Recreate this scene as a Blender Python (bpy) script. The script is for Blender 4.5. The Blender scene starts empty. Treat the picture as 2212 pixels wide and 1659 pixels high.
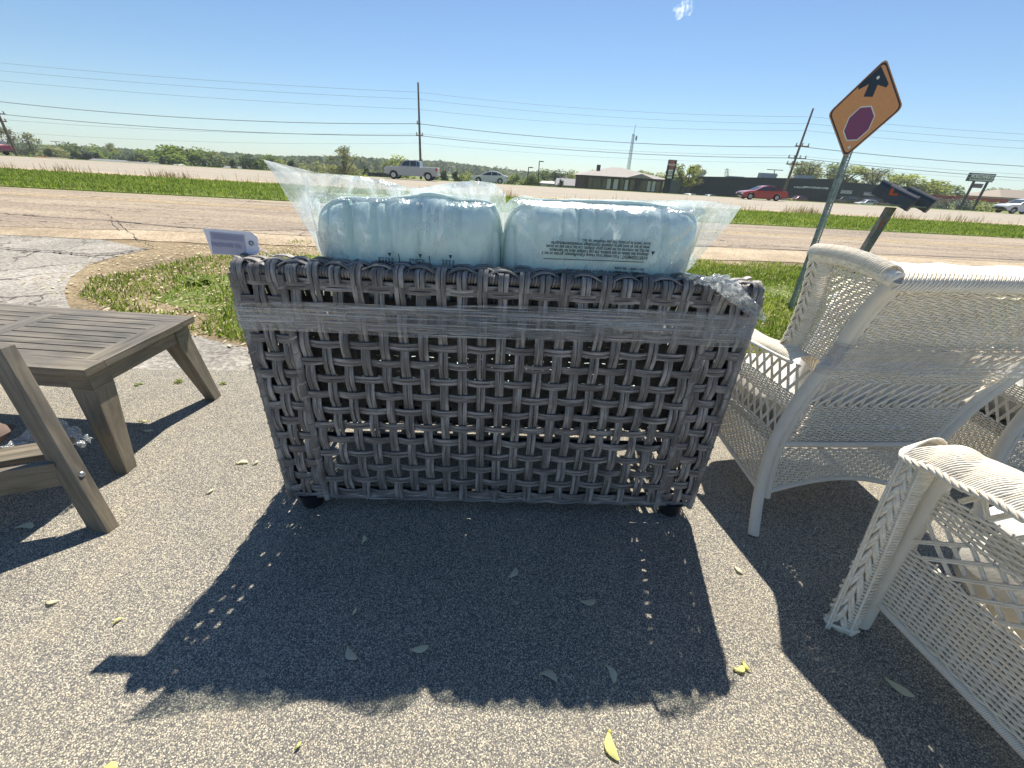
import bpy, bmesh, math, random
import numpy as np
from mathutils import Vector, noise
random.seed(7); rng = np.random.default_rng(7)
S = bpy.context.scene
col = S.collection
PI = math.pi; R = math.radians

# ---------------------------------------------------------------- camera
F = 880.0; CX = 1106.0; CY = 829.5          # focal length and centre of the photograph (2212 px wide)
PITCH = R(27.7); ROLL = R(3.3); EYE = Vector((0, 0, 1.15))
fw = Vector((0, math.cos(PITCH), -math.sin(PITCH)))
r0 = Vector((1, 0, 0)); u0 = Vector((0, math.sin(PITCH), math.cos(PITCH)))
RT = math.cos(ROLL) * r0 + math.sin(ROLL) * u0
UP = -math.sin(ROLL) * r0 + math.cos(ROLL) * u0
from mathutils import Matrix
cd = bpy.data.cameras.new('camera'); cam = bpy.data.objects.new('camera', cd); col.objects.link(cam)
cam.matrix_world = Matrix(((RT.x, UP.x, -fw.x, 0), (RT.y, UP.y, -fw.y, 0), (RT.z, UP.z, -fw.z, EYE.z), (0, 0, 0, 1)))
cd.sensor_width = 36; cd.lens = F / 2212 * 36; cd.clip_start = 0.02; cd.clip_end = 9000
S.camera = cam

# ---------------------------------------------------------------- world, sun, exposure
SUN = Vector((0.12, 0.685, 1.0)).normalized()
w = bpy.data.worlds.new("World"); S.world = w; w.use_nodes = True
nt = w.node_tree; bg = nt.nodes['Background']
sky = nt.nodes.new('ShaderNodeTexSky'); sky.sky_type = 'NISHITA'; sky.sun_disc = False
sky.sun_elevation = math.asin(SUN.z); sky.sun_rotation = math.atan2(SUN.x, SUN.y)
sky.air_density = 1.0; sky.dust_density = 0.15; sky.ozone_density = 2.2; sky.altitude = 300
tint = nt.nodes.new('ShaderNodeMix'); tint.data_type = 'RGBA'; tint.blend_type = 'MULTIPLY'; tint.inputs[0].default_value = 1; tint.inputs[7].default_value = (.66, .82, .96, 1)
nt.links.new(sky.outputs[0], tint.inputs[6]); nt.links.new(tint.outputs[2], bg.inputs[0]); bg.inputs[1].default_value = 0.064
sl = bpy.data.lights.new('sun', 'SUN'); sl.energy = 4.3; sl.angle = R(0.53); sl.color = (1, 0.94, 0.84)
so = bpy.data.objects.new('sun', sl); col.objects.link(so)
so.rotation_euler = SUN.to_track_quat('Z', 'Y').to_euler(); so.location = (5, 20, 40)
S.view_settings.view_transform = 'Standard'; S.view_settings.look = 'None'
S.view_settings.gamma = 1; S.view_settings.exposure = 0.93
S.cycles.volume_bounces = 2; S.cycles.transparent_max_bounces = 24; S.cycles.max_bounces = 8

# ---------------------------------------------------------------- point helpers
def ray(x, y): return fw + RT * ((x - CX) / F) - UP * ((y - CY) / F)
def G(x, y, z=0.0):                      # where the line of sight meets the height z
    d = ray(x, y); return EYE + d * ((z - EYE.z) / d.z)
def Yp(x, y, Y):                         # ... meets the upright plane at distance Y
    d = ray(x, y); return EYE + d * (Y / d.y)
def zg(x, y):                            # height of the land
    if y < 5: return 0.0
    if y < 50: return -0.42 * (y - 5) / 45
    if y < 58: return -0.42 - 0.08 * (y - 50) / 8
    far = -8.5 + 6.0 / (1 + math.exp(-(x - 14) / 9))
    t = min(1, (y - 58) / 30); t = t * t * (3 - 2 * t)
    return -0.5 + (far + 0.5) * t
def GG(x, y):                            # ... meets the land
    z = 0.0
    for _ in range(30):
        p = G(x, y, z); z = zg(p.x, p.y)
    return p

# ---------------------------------------------------------------- mesh collector
class MB:
    def __init__(s): s.v = []; s.f = []; s.uv = []; s.m = []
    def add(s, vs, fs, uvs=None, mi=0):
        b = len(s.v); s.v.extend([tuple(p) for p in vs])
        for k, f in enumerate(fs):
            s.f.append(tuple(b + i for i in f)); s.m.append(mi)
            if uvs is None: s.uv.extend([(0, 0)] * len(f))
            else: s.uv.extend(uvs[k])
    def box(s, c, d, rz=0, mi=0, rx=0, ry=0, taper=1.0):
        M = Matrix.Rotation(rz, 3, 'Z') @ Matrix.Rotation(ry, 3, 'Y') @ Matrix.Rotation(rx, 3, 'X')
        vs = []
        for z in (-1, 1):
            t = taper if z > 0 else 1
            for x, y in ((-1, -1), (1, -1), (1, 1), (-1, 1)):
                vs.append(Vector(c) + M @ Vector((x * d[0] / 2 * t, y * d[1] / 2 * t, z * d[2] / 2)))
        s.hexa(vs, mi)
    def hexa(s, vs, mi=0):               # 4 bottom, 4 top; uv runs along the longest side
        fs = [(3, 2, 1, 0), (4, 5, 6, 7), (0, 1, 5, 4), (1, 2, 6, 5), (2, 3, 7, 6), (3, 0, 4, 7)]
        uvs = []
        off = random.random() * 10
        for f in fs:
            p = [Vector(vs[i]) for i in f]; a = (p[1] - p[0]).length; b = (p[2] - p[1]).length
            if a >= b: uvs.append([(off, 0), (off + a, 0), (off + a, b), (off, b)])
            else: uvs.append([(off, 0), (off, a), (off + b, a), (off + b, 0)])
        s.add(vs, fs, uvs, mi)
    def tube(s, pts, r, n=6, mi=0, caps=True, rr=None, uo=None):
        pts = [Vector(p) for p in pts]; L = len(pts)
        if L < 2: return
        T = [(pts[min(i + 1, L - 1)] - pts[max(i - 1, 0)]).normalized() for i in range(L)]
        N = T[0].orthogonal().normalized(); vs = []; u = 0; us = []
        uo = random.random() * 20 if uo is None else uo
        for i in range(L):
            N = (N - T[i] * N.dot(T[i])); N = N.normalized() if N.length > 1e-6 else T[i].orthogonal().normalized()
            B = T[i].cross(N); q = rr[i] if rr else r
            if i: u += (pts[i] - pts[i - 1]).length
            us.append(u + uo)
            for k in range(n):
                a = 2 * PI * k / n; vs.append(pts[i] + (N * math.cos(a) + B * math.sin(a)) * q)
        fs = []; uvs = []
        for i in range(L - 1):
            for k in range(n):
                k2 = (k + 1) % n; fs.append((i * n + k, i * n + k2, (i + 1) * n + k2, (i + 1) * n + k))
                uvs.append([(us[i], k / n), (us[i], (k + 1) / n), (us[i + 1], (k + 1) / n), (us[i + 1], k / n)])
        if caps:
            fs.append(tuple(range(n))[::-1]); uvs.append([(uo, 0)] * n)
            fs.append(tuple((L - 1) * n + k for k in range(n))); uvs.append([(uo, 0)] * n)
        s.add(vs, fs, uvs, mi)
    def strip(s, pts, nrm, w, t, mi=0, prof=None):       # flat strand with a domed, two-ribbed face
        pts = [Vector(p) for p in pts]; L = len(pts)
        prof = prof or [(-.5, 0), (-.44, .75), (-.22, 1), (0, .72), (.22, 1), (.44, .75), (.5, 0), (0, -.15)]
        n = len(prof); vs = []; us = []; u = random.random() * 20; v0 = random.random() * 20
        for i in range(L):
            T = (pts[min(i + 1, L - 1)] - pts[max(i - 1, 0)]).normalized()
            Nn = Vector(nrm[i] if isinstance(nrm, list) else nrm)
            Nn = (Nn - T * Nn.dot(T)).normalized(); B = T.cross(Nn)
            if i: u += (pts[i] - pts[i - 1]).length
            us.append(u)
            for a, b in prof: vs.append(pts[i] + B * a * w + Nn * b * t)
        fs = []; uvs = []
        for i in range(L - 1):
            for k in range(n):
                k2 = (k + 1) % n; fs.append((i * n + k, i * n + k2, (i + 1) * n + k2, (i + 1) * n + k))
                uvs.append([(us[i], v0 + k / n), (us[i], v0 + (k + 1) / n), (us[i + 1], v0 + (k + 1) / n), (us[i + 1], v0 + k / n)])
        fs.append(tuple(range(n))[::-1]); uvs.append([(u, v0)] * n)
        fs.append(tuple((L - 1) * n + k for k in range(n))); uvs.append([(u, v0)] * n)
        s.add(vs, fs, uvs, mi)
    def grid(s, P, mi=0, closed=False, uvf=None):          # P[i][j]
        a = len(P); b = len(P[0]); vs = [p for r_ in P for p in r_]; fs = []; uvs = []
        for i in range(a - 1):
            for j in range(b - 1 if not closed else b):
                j2 = (j + 1) % b; fs.append((i * b + j, i * b + j2, (i + 1) * b + j2, (i + 1) * b + j))
                if uvf: uvs.append([uvf(i, j), uvf(i, j + 1), uvf(i + 1, j + 1), uvf(i + 1, j)])
        s.add(vs, fs, uvs if uvf else None, mi)
    def prism(s, poly, d, mi=0):                            # polygon of points extruded by the vector d
        n = len(poly); d = Vector(d); vs = [Vector(p) for p in poly] + [Vector(p) + d for p in poly]
        s.add(vs, [tuple(range(n))[::-1], tuple(range(n, 2 * n))] + [(i, (i + 1) % n, n + (i + 1) % n, n + i) for i in range(n)], None, mi)
    def lathe(s, prof, c, n=16, mi=0, ax='Z'):
        P = []
        for r_, z in prof:
            row = []
            for k in range(n):
                a = 2 * PI * k / n; q = (r_ * math.cos(a), r_ * math.sin(a), z)
                if ax == 'Y': q = (q[0], q[2], q[1])
                if ax == 'X': q = (q[2], q[0], q[1])
                row.append(Vector(c) + Vector(q))
            P.append(row)
        s.grid(P, mi, True)
    def build(s, name, mats, parent=None, smooth=True, angle=40, bevel=0):
        me = bpy.data.meshes.new(name)
        base = root_loc(parent) if parent is not None else Vector((0, 0, 0))
        V = np.array(s.v, dtype=np.float32) - np.array(base, dtype=np.float32)
        fl = np.array([len(f) for f in s.f], dtype=np.int32); st = np.zeros(len(fl), dtype=np.int32); st[1:] = np.cumsum(fl)[:-1]
        idx = np.array([i for f in s.f for i in f], dtype=np.int32)
        me.vertices.add(len(V)); me.vertices.foreach_set('co', V.ravel())
        me.loops.add(len(idx)); me.loops.foreach_set('vertex_index', idx)
        me.polygons.add(len(fl)); me.polygons.foreach_set('loop_start', st); me.polygons.foreach_set('loop_total', fl)
        me.polygons.foreach_set('material_index', np.array(s.m, dtype=np.int32))
        me.polygons.foreach_set('use_smooth', np.full(len(fl), bool(smooth), dtype=bool))
        me.update(calc_edges=True); me.validate()
        uvl = me.uv_layers.new(name='UVMap')
        if len(s.uv) == len(uvl.data): uvl.data.foreach_set('uv', np.array(s.uv, dtype=np.float32).ravel())
        for m_ in (mats if isinstance(mats, (list, tuple)) else [mats]): me.materials.append(m_)
        if bevel:
            bm = bmesh.new(); bm.from_mesh(me); bmesh.ops.remove_doubles(bm, verts=bm.verts, dist=1e-5)
            ed = [e for e in bm.edges if len(e.link_faces) == 2 and e.calc_face_angle(0) > R(28)]
            bmesh.ops.bevel(bm, geom=ed, offset=bevel, segments=2, profile=0.6, affect='EDGES', clamp_overlap=True)
            bm.to_mesh(me); bm.free()
        if smooth and angle < 180: me.set_sharp_from_angle(angle=R(angle))
        o = bpy.data.objects.new(name, me); col.objects.link(o)
        if parent is not None: o.parent = parent
        return o

LOC = {}
def root_loc(p):
    while p.parent: p = p.parent
    return Vector(LOC.get(p.name, (0, 0, 0)))
def tag(o, label=None, cat=None, group=None, kind=None):
    if label: o['label'] = label
    if cat: o['category'] = cat
    if group: o['group'] = group
    if kind: o['kind'] = kind
    return o
def thing(name, label, cat, loc=(0, 0, 0), group=None):
    o = bpy.data.objects.new(name, None); col.objects.link(o); o.location = loc; LOC[o.name] = tuple(loc)
    o.empty_display_size = 0.1
    return tag(o, label, cat, group)
def copy_tree(o, parent=None):
    c = o.copy(); col.objects.link(c)
    if parent: c.parent = parent
    for ch in list(o.children): copy_tree(ch, c)
    return c

# ---------------------------------------------------------------- materials
def nodes(name):
    m = bpy.data.materials.new(name); m.use_nodes = True; t = m.node_tree; b = t.nodes['Principled BSDF']; return m, t, b
def setp(b, **k):
    for a, v in k.items():
        n = {'spec': 'Specular IOR Level', 'rough': 'Roughness', 'metal': 'Metallic', 'coat': 'Coat Weight', 'trans': 'Transmission Weight', 'sheen': 'Sheen Weight'}[a]
        b.inputs[n].default_value = v
def ramp(t, src, stops, out=None):
    r_ = t.nodes.new('ShaderNodeValToRGB'); cr = r_.color_ramp
    while len(cr.elements) < len(stops): cr.elements.new(0.5)
    for e, (p, c) in zip(cr.elements, stops): e.position = p; e.color = (*c, 1) if len(c) == 3 else c
    t.links.new(src, r_.inputs[0])
    if out is not None: t.links.new(r_.outputs[0], out)
    return r_
def coords(t, kind='Object', scale=(1, 1, 1)):
    tc = t.nodes.new('ShaderNodeTexCoord'); mp = t.nodes.new('ShaderNodeMapping'); mp.inputs['Scale'].default_value = scale
    t.links.new(tc.outputs[kind], mp.inputs[0]); return mp.outputs[0]
def tnoise(t, vec, scale, detail=4, rough=0.55, dist=0):
    n = t.nodes.new('ShaderNodeTexNoise'); n.inputs['Scale'].default_value = scale; n.inputs['Detail'].default_value = detail
    n.inputs['Roughness'].default_value = rough; n.inputs['Distortion'].default_value = dist
    t.links.new(vec, n.inputs['Vector']); return n.outputs['Fac']
def tvor(t, vec, scale, feat='F1', rnd=1.0, out='Distance'):
    n = t.nodes.new('ShaderNodeTexVoronoi'); n.inputs['Scale'].default_value = scale; n.feature = feat
    n.inputs['Randomness'].default_value = rnd; t.links.new(vec, n.inputs['Vector']); return n.outputs[out]
def mix(t, a, b, fac, mode='MIX'):
    n = t.nodes.new('ShaderNodeMix'); n.data_type = 'RGBA'; n.blend_type = mode
    for v, i in ((a, 6), (b, 7)):
        if hasattr(v, 'links') or hasattr(v, 'is_linked'): t.links.new(v, n.inputs[i])
        else: n.inputs[i].default_value = (*v, 1)
    if hasattr(fac, 'is_linked'): t.links.new(fac, n.inputs[0])
    else: n.inputs[0].default_value = fac
    return n.outputs[2]
def mth(t, op, a, b=0.0, c=None):
    n = t.nodes.new('ShaderNodeMath'); n.operation = op
    for i, v in enumerate((a, b, c)):
        if v is None: continue
        if hasattr(v, 'is_linked'): t.links.new(v, n.inputs[i])
        else: n.inputs[i].default_value = v
    return n.outputs[0]
def bump(t, b, h, strength=0.3, dist=0.01):
    n = t.nodes.new('ShaderNodeBump'); n.inputs['Strength'].default_value = strength; n.inputs['Distance'].default_value = dist
    t.links.new(h, n.inputs['Height']); t.links.new(n.outputs[0], b.inputs['Normal'])
def plain(name, c, rough=0.6, var=0.12, scale=8, metal=0, spec=0.4, coat=0, bmp=0.0):
    m, t, b = nodes(name); v = coords(t); n = tnoise(t, v, scale, 4)
    lo = tuple(x * (1 - var) for x in c); hi = tuple(min(1, x * (1 + var)) for x in c)
    ramp(t, n, [(0.3, lo), (0.7, hi)], b.inputs['Base Color']); setp(b, rough=rough, metal=metal, spec=spec, coat=coat)
    if bmp: bump(t, b, tnoise(t, v, scale * 12, 3), bmp, 0.003)
    return m

def asphalt_mat():
    m, t, b = nodes('asphalt'); v = coords(t)
    ve = t.nodes.new('ShaderNodeTexVoronoi'); ve.inputs['Scale'].default_value = 330; t.links.new(v, ve.inputs['Vector'])
    sep = t.nodes.new('ShaderNodeSeparateColor'); t.links.new(ve.outputs['Color'], sep.inputs[0])
    stone = ramp(t, sep.outputs[0], [(0.0, (.13, .125, .12)), (0.22, (.20, .19, .17)), (0.45, (.33, .30, .235)), (0.78, (.52, .46, .34)), (1, (.76, .68, .51))])
    edge = ramp(t, ve.outputs['Distance'], [(0.42, (1, 1, 1)), (0.72, (0, 0, 0))])
    c1 = mix(t, (.12, .115, .11), stone.outputs[0], edge.outputs[0])
    big = tnoise(t, v, 1.7, 7, 0.68, .4)
    tone = ramp(t, big, [(0.3, (.86, .86, .87)), (0.5, (1, 1, 1)), (0.7, (1.12, 1.10, 1.05))])
    c2 = mix(t, c1, tone.outputs[0], 1.0, 'MULTIPLY')
    dirt = ramp(t, tnoise(t, v, 7, 6, 0.7), [(0.5, (0, 0, 0)), (0.75, (.35, .35, .35))])
    c3 = mix(t, c2, (.36, .31, .22), dirt.outputs[0])
    t.links.new(c3, b.inputs['Base Color']); setp(b, rough=0.85, spec=0.3)
    h = mth(t, 'ADD', mth(t, 'MULTIPLY', ve.outputs['Distance'], -1.0), mth(t, 'MULTIPLY', tnoise(t, v, 60, 3), .8))
    bump(t, b, h, 0.55, 0.003); return m

def road_mat(name, base, dark, light, cracks=0.0, aniso=(1, 1, 1), speck=60, crackscale=.8):
    m, t, b = nodes(name); v = coords(t); va = coords(t, 'Object', aniso)
    n1 = tnoise(t, va, 0.9, 6, 0.62); c = ramp(t, n1, [(0.25, dark), (0.5, base), (0.75, light)]).outputs[0]
    sp = t.nodes.new('ShaderNodeTexVoronoi'); sp.inputs['Scale'].default_value = speck; t.links.new(v, sp.inputs['Vector'])
    sc = t.nodes.new('ShaderNodeSeparateColor'); t.links.new(sp.outputs['Color'], sc.inputs[0])
    c = mix(t, c, ramp(t, sc.outputs[1], [(0, (.62, .6, .58)), (1, (1.3, 1.28, 1.22))]).outputs[0], 0.8, 'MULTIPLY')
    if cracks:
        wv = t.nodes.new('ShaderNodeVectorMath'); wv.operation = 'ADD'
        nn = t.nodes.new('ShaderNodeTexNoise'); nn.inputs['Scale'].default_value = 3; nn.inputs['Detail'].default_value = 5; t.links.new(v, nn.inputs['Vector'])
        sc2 = t.nodes.new('ShaderNodeVectorMath'); sc2.operation = 'SCALE'; sc2.inputs[3].default_value = 0.45; t.links.new(nn.outputs['Color'], sc2.inputs[0])
        t.links.new(va, wv.inputs[0]); t.links.new(sc2.outputs[0], wv.inputs[1])
        d = tvor(t, wv.outputs[0], crackscale, 'DISTANCE_TO_EDGE')
        k = ramp(t, d, [(0.004, (1, 1, 1)), (0.02, (0, 0, 0))]).outputs[0]
        msk = ramp(t, tnoise(t, v, 0.5, 3), [(0.36, (0, 0, 0)), (0.52, (1, 1, 1))]).outputs[0]
        k = mix(t, (0, 0, 0), k, msk); k2 = mix(t, (0, 0, 0), k, cracks)
        c = mix(t, c, (.07, .06, .055), k2)
    t.links.new(c, b.inputs['Base Color']); setp(b, rough=0.9, spec=0.2)
    bump(t, b, sp.outputs['Distance'], 0.5, 0.01); return m

def strand_mat(name, dark, mid, light, lng=9, rough=0.55):
    m, t, b = nodes(name); tc = t.nodes.new('ShaderNodeUVMap'); mp = t.nodes.new('ShaderNodeMapping'); mp.inputs['Scale'].default_value = (lng, 1.6, 1)
    t.links.new(tc.outputs[0], mp.inputs[0]); mp2 = t.nodes.new('ShaderNodeMapping'); mp2.inputs['Scale'].default_value = (60, 9, 1); t.links.new(tc.outputs[0], mp2.inputs[0])
    n = tnoise(t, mp.outputs[0], 1.0, 3, 0.5); n2 = tnoise(t, mp2.outputs[0], 1.0, 4, 0.7)
    c = ramp(t, n, [(0.3, dark), (0.5, mid), (0.68, light)]).outputs[0]
    c = mix(t, c, ramp(t, n2, [(0.3, (.6, .6, .6)), (0.7, (1.3, 1.3, 1.3))]).outputs[0], 0.8, 'MULTIPLY')
    t.links.new(c, b.inputs['Base Color']); setp(b, rough=rough, spec=0.45); bump(t, b, n2, 0.35, 0.002); return m

def coil_mat(name, c0, c1, per=230):                  # cord wound round a pole: rings along u
    m, t, b = nodes(name); tc = t.nodes.new('ShaderNodeUVMap'); sx = t.nodes.new('ShaderNodeSeparateXYZ'); t.links.new(tc.outputs[0], sx.inputs[0])
    s_ = mth(t, 'SINE', mth(t, 'ADD', mth(t, 'MULTIPLY', sx.outputs[0], 2 * PI * per), mth(t, 'MULTIPLY', sx.outputs[1], 2 * PI)))
    a = mth(t, 'ABSOLUTE', s_)
    n = tnoise(t, coords(t), 25, 4)
    c = mix(t, c0, c1, n); c = mix(t, c, ramp(t, a, [(0, (.45, .42, .38)), (.35, (1, 1, 1))]).outputs[0], .8, 'MULTIPLY'); t.links.new(c, b.inputs['Base Color']); setp(b, rough=0.55, spec=0.4)
    bump(t, b, a, 0.45, 0.003); return m

def wood_mat(name, dark, light):
    m, t, b = nodes(name); tc = t.nodes.new('ShaderNodeUVMap'); mp = t.nodes.new('ShaderNodeMapping'); mp.inputs['Scale'].default_value = (2.5, 26, 1); t.links.new(tc.outputs[0], mp.inputs[0])
    n = tnoise(t, mp.outputs[0], 1.6, 6, 0.65, 0.6); n2 = tnoise(t, coords(t), 3.5, 4)
    c = ramp(t, n, [(0.32, dark), (0.68, light)]).outputs[0]
    c = mix(t, c, ramp(t, n2, [(0.3, (.70, .72, .76)), (0.7, (1.2, 1.16, 1.08))]).outputs[0], 1, 'MULTIPLY')
    t.links.new(c, b.inputs['Base Color']); setp(b, rough=0.5, spec=0.5); bump(t, b, n, 0.15, 0.002); return m

def film_mat(name, tint=(.95, .98, .98), white=0.16, gloss=0.06, streak=False, wrinkle=7, bstr=0.6):
    m = bpy.data.materials.new(name); m.use_nodes = True; t = m.node_tree; t.nodes.clear()
    out = t.nodes.new('ShaderNodeOutputMaterial'); tr = t.nodes.new('ShaderNodeBsdfTransparent'); tr.inputs[0].default_value = (*tint, 1)
    gl = t.nodes.new('ShaderNodeBsdfGlossy'); gl.inputs['Roughness'].default_value = 0.2
    df = t.nodes.new('ShaderNodeBsdfDiffuse'); df.inputs[0].default_value = (.85, .9, .92, 1)
    tl = t.nodes.new('ShaderNodeBsdfTranslucent'); tl.inputs[0].default_value = (.85, .9, .92, 1)
    v = coords(t, 'Object', (.35, .35, 30) if streak else (1, 1, .55))
    n = tnoise(t, v, 5 if streak else wrinkle, 5, 0.65, 0 if streak else 1.6)
    n2 = tnoise(t, v, 12 if streak else wrinkle * 2.6, 4, 0.6, 0 if streak else 1.4)
    bp = t.nodes.new('ShaderNodeBump'); bp.inputs['Strength'].default_value = bstr; bp.inputs['Distance'].default_value = 0.02
    t.links.new(n2, bp.inputs['Height']); t.links.new(bp.outputs[0], gl.inputs['Normal']); t.links.new(bp.outputs[0], tl.inputs['Normal'])
    a = t.nodes.new('ShaderNodeAddShader'); mx0 = t.nodes.new('ShaderNodeMixShader'); mx0.inputs[0].default_value = 0.62
    t.links.new(df.outputs[0], mx0.inputs[1]); t.links.new(tl.outputs[0], mx0.inputs[2])
    f1 = ramp(t, n, [(0.40, (white * .3,) * 3), (0.53, (white,) * 3), (0.64, (min(.8, white * 4.2),) * 3)]).outputs[0]  # milky film; its whitest streaks paint in glare on the folds
    if streak: f1 = ramp(t, n, [(0.44, (.05,) * 3), (0.56, (white,) * 3), (0.63, (.80,) * 3)]).outputs[0]  # bright highlights along the wrap are put in as white streaks
    mx1 = t.nodes.new('ShaderNodeMixShader'); t.links.new(f1, mx1.inputs[0]); t.links.new(tr.outputs[0], mx1.inputs[1]); t.links.new(mx0.outputs[0], mx1.inputs[2])
    fr = t.nodes.new('ShaderNodeFresnel'); fr.inputs[0].default_value = 1.45; t.links.new(bp.outputs[0], fr.inputs['Normal'])
    f2 = mth(t, 'MINIMUM', mth(t, 'ADD', fr.outputs[0], gloss), 0.30)
    if streak: f2 = mth(t, 'MAXIMUM', f2, ramp(t, n2, [(.50, (0, 0, 0)), (.64, (.5, .5, .5))]).outputs[0])
    mx2 = t.nodes.new('ShaderNodeMixShader'); t.links.new(f2, mx2.inputs[0]); t.links.new(mx1.outputs[0], mx2.inputs[1]); t.links.new(gl.outputs[0], mx2.inputs[2])
    t.links.new(mx2.outputs[0], out.inputs[0]); return m

def leaf_mat(name, c1, c2, c3, tr=0.45):              # per-leaf tone comes from the u coordinate
    m, t, b = nodes(name); uv = t.nodes.new('ShaderNodeUVMap'); sx = t.nodes.new('ShaderNodeSeparateXYZ'); t.links.new(uv.outputs[0], sx.inputs[0])
    c = ramp(t, sx.outputs[0], [(0, c1), (0.5, c2), (1, c3)]).outputs[0]
    t.links.new(c, b.inputs['Base Color']); setp(b, rough=0.6, spec=0.25)
    tl = t.nodes.new('ShaderNodeBsdfTranslucent'); t.links.new(mix(t, c, (1.15, 1.25, .7), 1, 'MULTIPLY'), tl.inputs[0])
    mx = t.nodes.new('ShaderNodeMixShader'); mx.inputs[0].default_value = tr; t.links.new(b.outputs[0], mx.inputs[1]); t.links.new(tl.outputs[0], mx.inputs[2])
    t.links.new(mx.outputs[0], t.nodes['Material Output'].inputs[0]); return m

M = {}
M['asphalt'] = asphalt_mat()
M['road'] = road_mat('old_road', (.33, .27, .205), (.20, .165, .145), (.43, .365, .275), 1.0, (0.16, 1.1, 1), 30, 1.5)
M['turf'] = road_mat('turf_ground', (.15, .19, .05), (.24, .21, .10), (.12, .17, .04), 0, (1, 1, 1), 40)
M['concrete'] = road_mat('weathered_concrete', (.33, .31, .275), (.17, .165, .155), (.45, .42, .375), 0.9, (1, 1, 1), 45, 1.3)
M['highway'] = road_mat('pale_highway', (.36, .32, .26), (.30, .265, .22), (.41, .365, .30), 0, (0.1, 1, 1), 20)
M['gravel'] = road_mat('gravel', (.42, .34, .24), (.26, .2, .14), (.56, .47, .34), 0, (1, 1, 1), 38)
M['soil'] = road_mat('dry_soil', (.27, .21, .13), (.12, .10, .06), (.42, .35, .22), 0, (1, 1, 1), 55)
M['meadow'] = road_mat('meadow', (.16, .2, .05), (.11, .16, .035), (.24, .24, .09), 0, (.3, 1, 1), 12)
M['yellow_line'] = road_mat('worn_yellow_paint', (.56, .43, .24), (.46, .37, .26), (.6, .46, .22), 0, (1, 1, 1), 20)
M['tar'] = plain('tar', (.07, .06, .055), .8)
M['grass'] = leaf_mat('grass_blades', (.09, .13, .025), (.19, .25, .05), (.38, .39, .14), .5)
M['drygrass'] = leaf_mat('dry_stems', (.2, .13, .07), (.3, .22, .12), (.42, .33, .2), .3)
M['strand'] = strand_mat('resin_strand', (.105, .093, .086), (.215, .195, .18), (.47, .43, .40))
M['strand_shaded'] = strand_mat('resin_strand_shaded', (.05, .043, .038), (.09, .08, .072), (.15, .135, .125))  # same strand darkened: shade inside the loveseat is in the colour
M['black'] = plain('black_plastic', (.02, .02, .022), .4)
M['frame'] = plain('dark_metal', (.03, .03, .032), .5)
M['silver'] = plain('brushed_metal', (.55, .55, .56), .35, metal=1)
M['wicker'] = strand_mat('white_wicker_cord', (.82, .73, .57), (.91, .83, .68), (.94, .89, .78), 5, .5)
M['coil'] = coil_mat('white_wound_cord', (.80, .73, .60), (.92, .86, .74), 140)
M['wood'] = wood_mat('grey_stained_wood', (.105, .09, .066), (.27, .235, .18))
M['cushion'] = plain('aqua_fabric', (.82, .94, .88), .9, .06, 30, bmp=.3)
M['beige'] = plain('beige_fabric', (.52, .50, .45), .8, .10, 12, bmp=.3)
M['whitefab'] = plain('white_cover', (.82, .82, .82), .6, .04, 6)
M['brownfab'] = plain('brown_fabric', (.20, .14, .115), .8, .25, 9, bmp=.2)
M['film'] = film_mat('clear_bag_film', white=.34, gloss=.03)
M['film_tight'] = film_mat('clear_tight_film', white=.16, gloss=.0, wrinkle=5, bstr=.5)
M['film2'] = film_mat('scrap_film', white=.42, gloss=.3, wrinkle=30)
M['wrap'] = film_mat('stretch_wrap', tint=(.9, .9, .92), white=.09, gloss=.01, streak=True, bstr=.35)
M['ink'] = plain('black_ink', (.02, .03, .04), .7)
M['galv'] = plain('galvanised_steel', (.24, .27, .26), .5, .25, 20, metal=.55)
# ================================================================ GROUND
def struct(o, label=None, kind='structure'): o['kind'] = kind; return o
def sheet(name, pts, dz, mat, nx=None):
    """flat sheet following the land: outline given as ground points (x, y)"""
    bm = bmesh.new(); vs = [bm.verts.new((p[0], p[1], 0)) for p in pts]; bm.faces.new(vs)
    for y in (5, 50, 58):
        g = bm.verts[:] + bm.edges[:] + bm.faces[:]; bmesh.ops.bisect_plane(bm, geom=g, plane_co=(0, y, 0), plane_no=(0, 1, 0))
    bmesh.ops.triangulate(bm, faces=bm.faces[:])
    for v in bm.verts: v.co.z = zg(v.co.x, v.co.y) + dz
    bmesh.ops.recalc_face_normals(bm, faces=bm.faces[:])
    for f in bm.faces:
        if f.normal.z < 0: f.normal_flip()
    me = bpy.data.meshes.new(name); bm.to_mesh(me); bm.free(); me.materials.append(mat)
    o = bpy.data.objects.new(name, me); col.objects.link(o); return struct(o)
def jag(a, b, n, amp, seed=0):
    """irregular line from a to b"""
    a = Vector(a[:2]); b = Vector(b[:2]); d = (b - a); nn = Vector((-d.y, d.x)).normalized(); out = []
    for i in range(n):
        t = i / n; p = a + d * t
        out.append(p + nn * amp * (noise.noise(Vector((t * n * .23 + seed, seed * 3.1, 0))) * 1.4 + noise.noise(Vector((t * n * .9, seed, 5))) * .6) * (1 if 0 < i else 0))
    return out
def chain(pts, step, amp, seed=0):
    out = []
    for i in range(len(pts)):
        a = Vector(pts[i][:2]); b = Vector(pts[(i + 1) % len(pts)][:2]); n = max(1, int((b - a).length / step)); out += jag(a, b, n, amp, seed + i * 7.3)
    return out

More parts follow.
